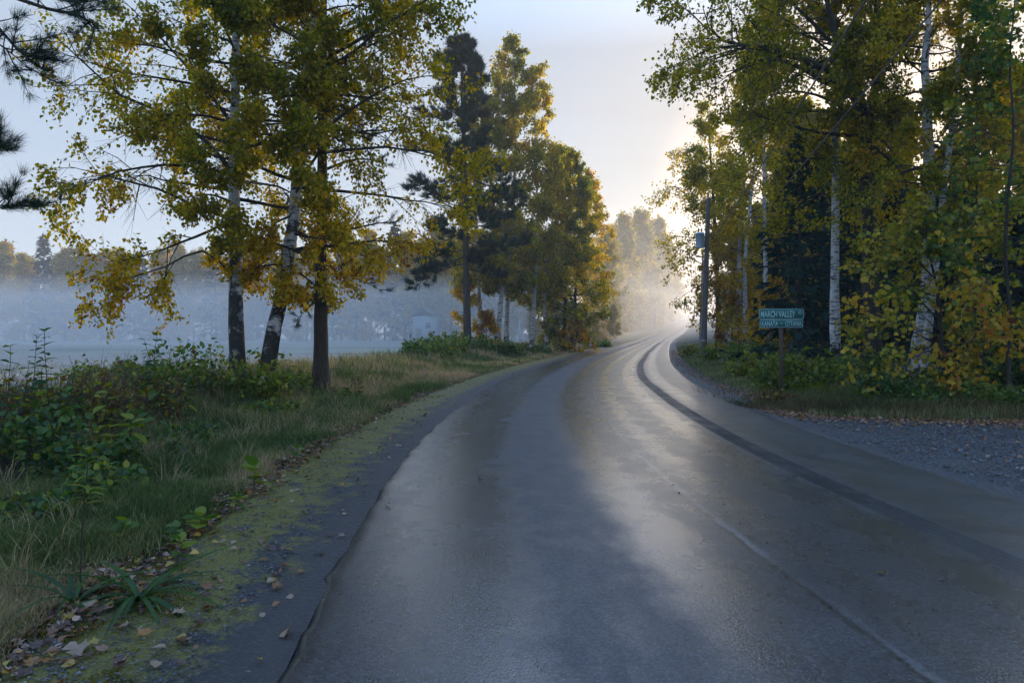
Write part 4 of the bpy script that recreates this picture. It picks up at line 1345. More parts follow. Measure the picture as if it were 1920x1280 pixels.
# ------------------------------------------------------------------ shed far across the field
def shed():
    b = P(800, 640, 108)
    b[2] = float(H(b[0], b[1]))
    root = thing('shed', b, 'pale blue shed half lost in the mist at the foot of the far tree line', 'shed')
    root.rotation_euler = (0, 0, R(-8))
    wall = simple_mat('pale_paint', (.28, .33, .37), .8, .08, 2)
    dark = simple_mat('shed_roofing', (.10, .10, .11), .8, .2, 3)
    glass = simple_mat('shed_glass', (.05, .07, .09), .15, .1, 3)
    mk('wall', *box((0, 0, 2.0), (3.4, 4, 4.0)), wall, root)
    V = np.array([(-1.95, -2.3, 3.95), (0, -2.3, 5.1), (1.95, -2.3, 3.95), (-1.95, 2.3, 3.95), (0, 2.3, 5.1), (1.95, 2.3, 3.95)], float)
    V = np.vstack([V, V + (0, 0, .14)])
    F = np.array([(0, 1, 4, 3), (1, 2, 5, 4), (6, 9, 10, 7), (7, 10, 11, 8), (0, 3, 9, 6), (2, 8, 11, 5), (0, 6, 7, 1), (1, 7, 8, 2), (3, 4, 10, 9), (4, 5, 11, 10)])
    mk('roof', V, F, dark, root)
    w = mk('window', *box((.75, -2.02, 2.6), (.9, .08, 1.0)), wall, root)
    mk('pane', *box((.75, -2.07, 2.6), (.74, .04, .84)), glass, w)
    mk('door', *box((-.75, -2.03, 1.05), (.95, .07, 2.05)), dark, root)


# ------------------------------------------------------------------ utility poles and wires
def lathe(prof, n=20):
    prof = np.array(prof, float)
    th = np.linspace(0, 2 * PI, n, endpoint=False)
    V = np.stack([prof[:, 0:1] * np.cos(th), prof[:, 0:1] * np.sin(th), np.repeat(prof[:, 1:2], n, 1)], -1).reshape(-1, 3)
    i, j = np.meshgrid(np.arange(n), np.arange(len(prof) - 1))
    a, b = (j * n + i).ravel(), (j * n + (i + 1) % n).ravel()
    return V, np.stack([a, b, b + n, a + n], -1)


def poles():
    wood = simple_mat('weathered_pole_wood', (.13, .115, .105), .85, .3, 3, bump=.8, bscale=6, stretch=(9, 9, .7))
    grey = simple_mat('transformer_paint', (.50, .68, .88), .45, .08, 2)
    steel = simple_mat('galvanised_steel', (.30, .31, .32), .45, .15, 6, metallic=.8)
    cer = simple_mat('brown_porcelain', (.10, .055, .04), .25, .1, 4)
    wirem = simple_mat('old_wire', (.20, .17, .14), .5, .1, 2)
    d = 39.0
    b = P(1319, 655, d)
    b[2] = float(H(b[0], b[1])) - .1
    top = P(1328, 372, d)
    h = top - b
    root = thing('utility_pole', b, 'weathered wooden utility pole with a transformer can, at the right of the bend', 'utility pole')
    q = np.linspace(0, 1, 12)[:, None] * h
    V, F = tube(q, np.linspace(.165, .115, 12), 14)
    mk('pole', V, F, wood, root, smooth=True)
    mk('pole_cap', *tube(np.array([h - h * .001, h + (0, 0, .03), h + (0, 0, .05)]), np.array([.12, .11, .01]), 14), steel, root)
    tz = P(1312, 451, d) - b
    tz[1] = -.05
    V, F = lathe([(.0, -.42), (.22, -.42), (.235, -.40), (.235, .36), (.25, .36), (.25, .40), (.20, .45), (0, .47)])
    can = mk('transformer', V + tz, F, grey, root, smooth=False)
    for dx in (-.08, .10):
        V, F = lathe([(0, .44), (.035, .44), (.035, .50), (.06, .52), (.035, .56), (.055, .58), (.03, .63), (.05, .65), (.015, .70), (0, .71)], 10)
        mk('bushing', V + tz + (dx, 0, 0), F, cer, can, smooth=True)
    for dz in (-.22, .22):
        c = (tz + np.interp(tz[2] + dz, q[:, 2], q[:, 0]) * np.array([1, 0, 0]) - np.array([tz[0], 0, 0]))
        px = np.interp(tz[2] + dz, q[:, 2], q[:, 0])
        mk('bracket', *box(((tz[0] + .2 + px) / 2, 0, tz[2] + dz), (px - tz[0] - .2, .07, .06)), steel, root)
    mk('conduit', *tube(np.array([(h * t + (-.19 + .05 * t, -.02, 0)) for t in np.linspace(.02, .62, 8)]), np.full(8, .02), 6), steel, root)
    mk('clamp', *tube(np.array([h * .115 + (0, 0, 0), h * .127]), np.array([.18, .18]), 14), steel, root)
    V, F = lathe([(0, 0), (.03, 0), (.03, .06), (.06, .08), (.03, .12), (.05, .14), (.02, .2), (0, .2)], 10)
    mk('insulator', V + h + (0, 0, .02), F, cer, root, smooth=True)
    # far pole in the mist
    b2 = P(1313, 640, 92)
    b2[2] = float(H(b2[0], b2[1])) - .1
    h2 = P(1318, 470, 92) - b2
    r2 = thing('utility_pole', b2, 'thin second utility pole faint in the mist beyond the first', 'utility pole')
    q = np.linspace(0, 1, 8)[:, None] * h2
    mk('pole', *tube(q, np.linspace(.17, .12, 8), 10), wood, r2, smooth=True)
    mk('crossarm', *box(h2 * .93 + (0, -.16, 0), (1.8, .1, .12)), wood, r2)

    def wire(p, q, sag, rad, label):
        t = np.linspace(0, 1, 60)[:, None]
        pts = p + (q - p) * t
        pts[:, 2] -= sag * 4 * (t * (1 - t))[:, 0]
        V, F = tube(pts - p, np.full(60, rad), 5)
        o = mk('wire', V, F, wirem, smooth=True)
        o.location = p
        tag(o, label, 'wire')
    pt = b + h
    wire(pt + (0, 0, .2), np.array([-3.0, -32.0, 12.5]), .55, .016, 'thin bare wire running from the pole top up through the leaves')
    wire(P(1337, 447, d), np.array([-2.6, -32.0, 9.6]), .7, .022, 'thicker pale cable leaving the pole beside the transformer')
    wire(P(1336, 500, d), np.array([-2.6, -32.0, 7.6]), .5, .014, 'lowest faint cable leaving the pole below the transformer')
    wire(b + h + (0, 0, .2), b2 + h2 * .93 + (.5, 0, .08), .35, .012, 'wire between the near and the misty far pole')


# ------------------------------------------------------------------ road sign
def rrect(w, h, r, n=5):
    pts = []
    for cx, cz, a0 in ((w / 2 - r, h / 2 - r, 0), (-w / 2 + r, h / 2 - r, 90), (-w / 2 + r, -h / 2 + r, 180), (w / 2 - r, -h / 2 + r, 270)):
        for k in range(n + 1):
            a = R(a0 + 90 * k / n)
            pts.append((cx + r * math.cos(a), cz + r * math.sin(a)))
    return np.array(pts)


def plate(w, h, r, y0, y1):
    p = rrect(w, h, r)
    n = len(p)
    V = np.vstack([np.stack([p[:, 0], np.full(n, y), p[:, 1]], -1) for y in (y0, y1)] + [np.array([(0, y0, 0), (0, y1, 0)])])
    i = np.arange(n)
    j = (i + 1) % n
    return V, [np.stack([i, j, j + n, i + n], -1), np.stack([i * 0 + 2 * n, i, j][::-1], -1), np.stack([i * 0 + 2 * n + 1, i + n, j + n], -1)]


def ring(w, h, r, t, y):
    a, b = rrect(w, h, r), rrect(w - 2 * t, h - 2 * t, max(r - t, .004))
    n = len(a)
    V = np.vstack([np.stack([q[:, 0], np.full(n, yy), q[:, 1]], -1) for yy in (y, y + .0015) for q in (a, b)])
    i = np.arange(n)
    j = (i + 1) % n
    return V, [np.stack([i, j, j + n, i + n], -1), np.stack([i, i + 2 * n, j + 2 * n, j], -1), np.stack([i + n, j + n, j + 3 * n, i + 3 * n], -1)]


def letters(txt, width, height, cx, cz, y, mat, parent, bold=.0):
    cu = D.curves.new('lettering', 'FONT')
    cu.body, cu.align_x, cu.size, cu.extrude, cu.offset = txt, 'LEFT', 1.0, .0, bold
    o = D.objects.new('lettering', cu)
    COL.objects.link(o)
    dg = bpy.context.evaluated_depsgraph_get()
    me = D.meshes.new_from_object(o.evaluated_get(dg))
    D.objects.remove(o)
    co = np.zeros(len(me.vertices) * 3, np.float32)
    me.vertices.foreach_get('co', co)
    co = co.reshape(-1, 3)
    mn, mxx = co.min(0), co.max(0)
    c2 = np.zeros_like(co)
    c2[:, 0] = (co[:, 0] - (mn[0] + mxx[0]) / 2) / (mxx[0] - mn[0]) * width + cx
    c2[:, 2] = (co[:, 1] - (mn[1] + mxx[1]) / 2) / (mxx[1] - mn[1]) * height + cz
    c2[:, 1] = y
    me.vertices.foreach_set('co', c2.ravel())
    me.materials.clear()
    me.materials.append(mat)
    me.update()
    ob = D.objects.new('lettering', me)
    COL.objects.link(ob)
    ob.parent = parent
    return ob


def road_sign():
    b = G(1465, 742)
    d = b[1]
    k = d / F_PX
    green = simple_mat('sign_green', (.004, .115, .100), .45, .12, 8)
    white = simple_mat('sign_white', (.36, .58, .60), .5, .15, 14)
    post = simple_mat('rusty_post', (.085, .050, .036), .8, .4, 9, bump=.5, bscale=20)
    root = thing('road_sign', b, 'green street name sign with two white lettered plates on a brown post', 'road sign')
    zt = CAM_H + (HOR - 579) * k - b[2]
    mk('post', *box((.005, .045, zt / 2 - .14), (.075, .075, zt + .24)), post, root)
    for (zc, w, h, nm) in ((588.5, 82 * k, 19.5 * k, 0), (606.5, 79 * k, 15.5 * k, 1)):
        z = CAM_H + (HOR - zc) * k - b[2]
        V, F = plate(w, h, .035, -.004, .004)
        pl = mk('sign_plate', V + (.0, 0, z), F, green, root)
        V, F = ring(w - .012, h - .012, .03, .011, -.0062)
        mk('sign_border', V + (0, 0, z), F, white, pl)
        if nm == 0:
            letters('MARCH VALLEY', w * .76, h * .62, -w * .075, z - h * .01, -.0062, white, pl, .012)
            letters('RD', w * .085, h * .30, w * .415, z + h * .14, -.0062, white, pl, .01)
        else:
            letters('KANATA', w * .375, h * .60, -w * .265, z, -.0062, white, pl, .012)
            letters('OTTAWA', w * .375, h * .60, w * .275, z, -.0062, white, pl, .012)
            mk('dash', *box((.0, -.0055, z), (w * .035, .002, h * .13)), white, pl)
        for sx in (-.0,):
            mk('bolt', *box((.005, -.006, z + h * .40), (.016, .006, .016)), post, pl)
    root.rotation_euler = (0, 0, R(-6))


# ------------------------------------------------------------------ grass and undergrowth
def blades(name, x, y, h, w, tint, mat, seed, lean=.45, kind='stuff'):
    rng = np.random.default_rng(seed)
    n = len(x)
    z = H(x, y) - .01
    az = rng.uniform(0, 2 * PI, n)
    ld = np.stack([np.cos(az), np.sin(az), np.zeros(n)], -1)
    fz = rng.uniform(0, PI, n)
    sd = np.stack([np.cos(fz), np.sin(fz), np.zeros(n)], -1) * (w[:, None] / 2)
    b = np.stack([x, y, z], -1)
    ln = rng.uniform(.2, 1, n)[:, None] * lean * h[:, None]
    m = b + ld * ln * .35 + np.array([0, 0, .6]) * h[:, None]
    t = b + ld * ln + np.array([0, 0, 1.]) * (h * rng.uniform(.8, 1, n))[:, None]
    V = np.stack([b - sd, b + sd, m + sd * .75, m - sd * .75, t], 1).reshape(-1, 3)
    i = np.arange(n) * 5
    q = np.stack([i, i + 1, i + 2, i + 3], -1)
    tr = np.stack([i + 3, i + 2, i + 4], -1)
    vl = np.clip(rng.normal(1, .25, n), .4, 1.7)
    return mk(name, V, [q, tr], mat, kind=kind, attrs={'tint': np.concatenate([tint, tint]), 'val': np.concatenate([vl, vl])})


def scatter_y(rng, n, y0, y1, p=1.6):
    u = rng.random(n)
    a, b = y0 ** (1 - p), y1 ** (1 - p)
    return (a + (b - a) * u) ** (1 / (1 - p))


def grasses():
    rng = np.random.default_rng(101)
    n = 175000
    y = scatter_y(rng, n, 2.6, 75, 1.55)
    d = 1.22 + rng.gamma(1.6, 1.35, n)
    x = XL(y) - d
    ok = (d < 9) & (x / y > -.85) & (vnoise(x * 1.7, y * 1.7, 31) > .16 + .25 * (d < 1.5))
    x, y, d = x[ok], y[ok], d[ok]
    cl = vnoise(x * .8, y * .8, 32)
    h = np.interp(d, [1.2, 1.8, 3, 4.5, 8], [.06, .16, .22, .26, .34]) * rng.uniform(.5, 1.35, len(x)) * (.35 + 1.3 * vnoise(x * 2.2, y * 2.2, 33))
    w = np.maximum(.0055, y * .00075) * rng.uniform(.9, 1.5, len(x))
    t = np.clip(.46 + (cl - .5) * 1.6 + rng.normal(0, .25, len(x)) + .12 * (np.abs(d - 2.4) < .9), 0, 1)
    blades('verge_grass', x, y, h, w, t, M['grass'], 1, .8)
    # coarse tussocks, bent and straw tipped, standing out of the shorter grass
    cn = 420
    yc = scatter_y(rng, cn, 3, 34, 1.3)
    dc = rng.uniform(1.9, 6.2, cn)
    xc = XL(yc) - dc
    k = 26
    ang, rr = rng.uniform(0, 2 * PI, cn * k), .10 * np.sqrt(rng.random(cn * k))
    x, y = np.repeat(xc, k) + np.cos(ang) * rr, np.repeat(yc, k) + np.sin(ang) * rr
    t = np.clip(np.repeat(rng.uniform(.2, .95, cn), k) + rng.normal(0, .12, cn * k), 0, 1)
    blades('tussock_grass', x, y, np.repeat(rng.uniform(.18, .46, cn), k) * rng.uniform(.5, 1.2, cn * k), np.maximum(.007, y * .0008), t, M['grass'], 9, 1.15)
    # tall dry weeds where the bank meets the field
    n = 16000
    y = scatter_y(rng, n, 6, 75, 1.3)
    d = rng.normal(7.0, 1.2, n)
    x = XL(y) - d
    ok = (x / y > -.85) & (d > 4.6) & (vnoise(x * .9, y * .9, 35) > .42)
    x, y = x[ok], y[ok]
    h = rng.uniform(.2, .6, len(x)) * (.4 + vnoise(x * .7, y * .7, 36))
    blades('dry_weeds', x, y, h, np.maximum(.005, y * .0006), np.clip(rng.normal(.58, .2, len(x)), 0, 1), M['grass'], 2, .7)
    # dead stalks standing among the brambles
    n = 2600
    y = rng.uniform(6.5, 17, n)
    d = rng.normal(6.0, 1.0, n)
    x = XL(y) - d
    ok = (x / y > -.85) & (d > 3.9) & (vnoise(x * .8, y * .8, 45) > .4)
    x, y = x[ok], y[ok]
    blades('dead_stalks', x, y, rng.uniform(.4, 1.0, len(x)), np.full(len(x), .009), np.clip(rng.normal(.9, .1, len(x)), 0, 1), leaf_mat('dead_stalk', [(0, (.05, .04, .03)), (1, (.13, .095, .07))], .1), 8, .7)
    # field stubble and tussocks near the bank
    n = 14000
    y = scatter_y(rng, n, 12, 60, 1.2)
    d = rng.uniform(8, 30, n)
    x = XL(y) - d
    ok = (x / y > -.85) & (vnoise(x * .25, y * .6, 37) > .45)
    x, y = x[ok], y[ok]
    blades('field_grass', x, y, rng.uniform(.04, .16, len(x)), np.maximum(.006, y * .0008), np.clip(rng.normal(.8, .15, len(x)), 0, 1), M['grass'], 3, .6)
    # right verge: green strip along the shoulder, dry straw under the wood
    n = 44000
    y = scatter_y(rng, n, 12, 70, 1.5)
    e = .85 + rng.gamma(1.5, 1.2, n)
    x = XL(y) + ROADW + e
    ok = (y > gravel_far(x) + .15) & (x / y < .8)
    x, y, e = x[ok], y[ok], e[ok]
    h = rng.uniform(.06, .20, len(x)) * np.interp(e, [.8, 1.5, 4], [.6, 1, 1.8])
    t = np.clip(.22 + .5 * vnoise(x * .7, y * .7, 38) + rng.normal(0, .18, len(x)), 0, 1)
    blades('verge_grass', x, y, h, np.maximum(.006, y * .0007), t, M['grass'], 4, .7)
    n = 30000
    x = rng.uniform(4.8, 14, n)
    y = gravel_far(x) + .1 + rng.gamma(1.4, .75, n)
    ok = (x / y < .82) & (vnoise(x * 1.2, y * 1.2, 39) > .25)
    x, y = x[ok], y[ok]
    h = rng.uniform(.10, .42, len(x)) * (.4 + .9 * vnoise(x * 1.1, y * 1.1, 40)) * sstep(0, .9, y - gravel_far(x))
    t = np.clip(.55 + (vnoise(x * .8, y * .8, 41) - .5) * 1.3 + rng.normal(0, .2, len(x)), 0, 1)
    blades('dry_grass', x, y, np.maximum(h, .03), np.full(len(x), .009), t, leaf_mat('dry_grass_blade', [(0, (.03, .05, .018)), (.4, (.06, .075, .028)), (.75, (.13, .095, .05)), (1, (.20, .14, .08))], .25), 5, .9)
    # moss cushions with short grass on the shoulder
    n = 26000
    y = scatter_y(rng, n, 2.8, 30, 1.7)
    d = rng.uniform(.45, 1.35, n)
    x = XL(y) - d
    ok = vnoise(x * 3, y * 3, 42) * .6 + vnoise(x * 9, y * 9, 43) * .4 + (d - .9) * .45 > .57
    x, y = x[ok], y[ok]
    rng2 = np.random.default_rng(7)
    o = blades('moss', x, y, rng2.uniform(.008, .022, len(x)), np.maximum(.006, y * .0009), np.clip(rng2.normal(.5, .25, len(x)), 0, 1), leaf_mat('moss_tip', [(0, (.06, .066, .010)), (.5, (.15, .14, .014)), (1, (.24, .18, .03))], .3), 6, 1.2)
    o.location.z = .075


def bush(name, label, cat, base, rad, height, seed, leaf=.06, shape='ovate', tint=(.3, .15), per=9, n=60, mat='herb', group=None, stem='dry_stem', hang=.1):
    rng = np.random.default_rng(seed)
    root = thing(name, base, label, cat, group)
    az = rng.uniform(0, 2 * PI, n)
    rr = np.sqrt(rng.random(n)) * rad * .35
    st = np.stack([np.cos(az) * rr, np.sin(az) * rr, np.full(n, -.05)], -1)
    dr = np.stack([np.cos(az) * rng.uniform(.1, .9, n), np.sin(az) * rng.uniform(.1, .9, n), np.full(n, 1.)], -1) * np.array([rad / height, rad / height, 1.])
    stems = grow(st, dr, height * rng.uniform(.6, 1.15, n), 7, .4, .12, rng)
    V, F = tube(stems, np.full((n, 1), .006) * np.linspace(1, .4, 7)[None], 4)
    mk('stems', V, F, M[stem], root, kind='stuff')
    _, _, p2, d2, l2 = kids(stems, np.full(n, height), 4, .25, 1, 30, 70, .35, rng)
    tw = grow(p2, d2, np.maximum(l2, .08), 4, .3, .1, rng)
    pos, ax, nr, sz = foliage(tw, per, leaf, rng, hang, shape, leaf * .35)
    nr = nr + np.array([0, 0, .8])
    tn = np.clip(tint[0] + rng.normal(0, tint[1], len(pos)), 0, 1)
    V, F, nf = leaf_mesh(pos, ax, nr, sz, shape)
    mk('foliage', V, F, M[mat], root, kind='stuff', attrs={'tint': np.repeat(tn, nf), 'val': np.repeat(np.clip(rng.normal(1, .25, len(pos)), .4, 1.6), nf)})
    return root


LEAFSH = {}


def herb_shape(kind):
    if kind not in LEAFSH:
        ts = np.linspace(0, 1, 7)
        LEAFSH[kind] = {
            'ovate': lambda: leaf_sheet(ts, lambda t: .30 * math.sin(PI * min(1, t ** .75)) + .002, .28, .25),
            'lance': lambda: leaf_sheet(ts, lambda t: .085 * math.sin(PI * min(1, t ** .8)) + .002, .45, .2),
            'strap': lambda: leaf_sheet(np.linspace(0, 1, 9), lambda t: .040 * (1 - t ** 2.5) ** .7 * (.6 + .4 * min(1, t * 4)) + .002, .85, .45),
            'round': lambda: leaf_sheet(ts, lambda t: .44 * math.sqrt(max(0, 1 - (2 * t - 1) ** 2)) + .003, .2, .18),
        }[kind]()
    return LEAFSH[kind]


def plant(name, label, cat, base, height, seed, kind='ovate', leaf=.1, n=18, f0=.2, lean=(.0, .0), tint=(.2, .15), taper=.6, stem_r=.005, up=.35, stems=1, mat='herb', stem='green_stem', pairs=False, group=None, whorl=False):
    """one herb: a stem and each of its leaves as an object"""
    rng = np.random.default_rng(seed)
    root = thing(name, base, label, cat, group)
    cache = {}
    for s in range(stems):
        a = rng.uniform(0, 6.28)
        ln = np.array(lean) + (np.array([math.cos(a), math.sin(a)]) * .35 if stems > 1 else 0)
        t = np.linspace(0, 1, 8)
        hh = height * (1 if s == 0 else rng.uniform(.6, .95))
        p = np.stack([ln[0] * hh * t ** 1.6, ln[1] * hh * t ** 1.6, hh * t - .03], -1)
        p[1:, :2] += np.cumsum(rng.normal(0, .008, (7, 2)), 0)
        mk('stem', *tube(p, stem_r * np.linspace(1, .4, 8), 5), M[stem], root, smooth=True)
        m = n // stems
        for i in range(m):
            u = i // 2 / max(1, (m - 1) // 2) if pairs else i / max(1, m - 1)
            f = f0 + (1 - f0) * u
            az = (i // 2) * (PI / 2) + (i % 2) * PI + rng.uniform(-.3, .3) if pairs else i * 2.4 + rng.uniform(-.3, .3)
            q, tan = at(p[None], np.array([0]), np.array([f]))
            el = up + rng.normal(0, .2) + .5 * u ** 3
            ax = np.array([math.cos(az) * math.cos(el), math.sin(az) * math.cos(el), math.sin(el)])
            nr = np.array([0, 0, 1.]) + rng.normal(0, .2, 3)
            tn = float(np.clip(rng.normal(*tint), 0, .999))
            key = int(tn * 6)
            if key not in cache:
                V, F = herb_shape(kind)
                cache[key] = o = mk('leaf', V, F, M[mat], root, smooth=True, attrs={'tint': np.full(len(F), (key + .5) / 6), 'val': np.ones(len(F))})
            else:
                o = cache[key].copy()
                COL.objects.link(o)
            o.parent = root
            place_leaf(o, q[0], ax, nr, leaf * (1 - taper * abs(u - .25)) * rng.uniform(.75, 1.2))
    return root


def rosette(label, base, n, length, seed, tint=(.2, .12), name='strap_leaved_plant'):
    rng = np.random.default_rng(seed)
    root = thing(name, base, label, 'plant')
    cache = {}
    for i in range(n):
        az = i * 2.4 + rng.uniform(-.4, .4)
        el = rng.uniform(.02, .95) if i % 4 else rng.uniform(.8, 1.3)
        ax = np.array([math.cos(az) * math.cos(el), math.sin(az) * math.cos(el), math.sin(el)])
        key = int(np.clip(rng.normal(*tint), 0, .99) * 6)
        if key not in cache:
            V, F = herb_shape('strap')
            cache[key] = o = mk('leaf', V, F, M['herb'], root, smooth=True, attrs={'tint': np.full(len(F), (key + .5) / 6), 'val': np.ones(len(F))})
        else:
            o = cache[key].copy()
            COL.objects.link(o)
        o.parent = root
        place_leaf(o, np.array([math.cos(az) * .02, math.sin(az) * .02, .01]), ax, np.array([0, 0, 1.]) + rng.normal(0, .15, 3), length * rng.uniform(.6, 1.15))
    return root


def fern(label, base, n, length, seed, tint=.4, group=None):
    rng = np.random.default_rng(seed)
    root = thing('fern', base, label, 'fern', group)
    proto = None
    for i in range(n):
        if proto is None:
            V, F = [], []
            for k in range(14):
                t = .12 + .88 * k / 13
                w = .30 * math.sin(PI * min(1, t ** .7 * .92 + .05)) + .01
                for sgn in (-1, 1):
                    a = len(V)
                    z = -.45 * t * t
                    V += [(t, 0, z), (t + .055, sgn * w * .5, z - .01), (t + .10, sgn * w, z - .06), (t + .045, sgn * w * .5, z - .01)]
                    F += [(a, a + 1, a + 2, a + 3)]
            a = len(V)
            for k in range(6):
                t = k / 5
                V += [(t, .008, -.45 * t * t), (t, -.008, -.45 * t * t)]
            F += [(a + 2 * k, a + 2 * k + 1, a + 2 * k + 3, a + 2 * k + 2) for k in range(5)]
            proto = o = mk('frond', np.array(V), np.array(F), M['fern'], root, attrs={'tint': np.clip(rng.normal(tint, .1, len(F)), 0, 1), 'val': np.clip(rng.normal(1, .12, len(F)), .6, 1.4)})
        else:
            o = proto.copy()
            COL.objects.link(o)
        o.parent = root
        az = i * 2 * PI / n + rng.uniform(-.3, .3)
        el = rng.uniform(.5, 1.0)
        ax = np.array([math.cos(az) * math.cos(el), math.sin(az) * math.cos(el), math.sin(el)])
        place_leaf(o, np.zeros(3), ax, np.array([0, 0, 1.]) + rng.normal(0, .1, 3), length * rng.uniform(.75, 1.15))
    return root


def at_d(px, d, dz=0):      # ground point under a photo column at a known distance
    x = (px - 960) / F_PX * d
    return np.array([x, d, SURF(x, d) + dz])


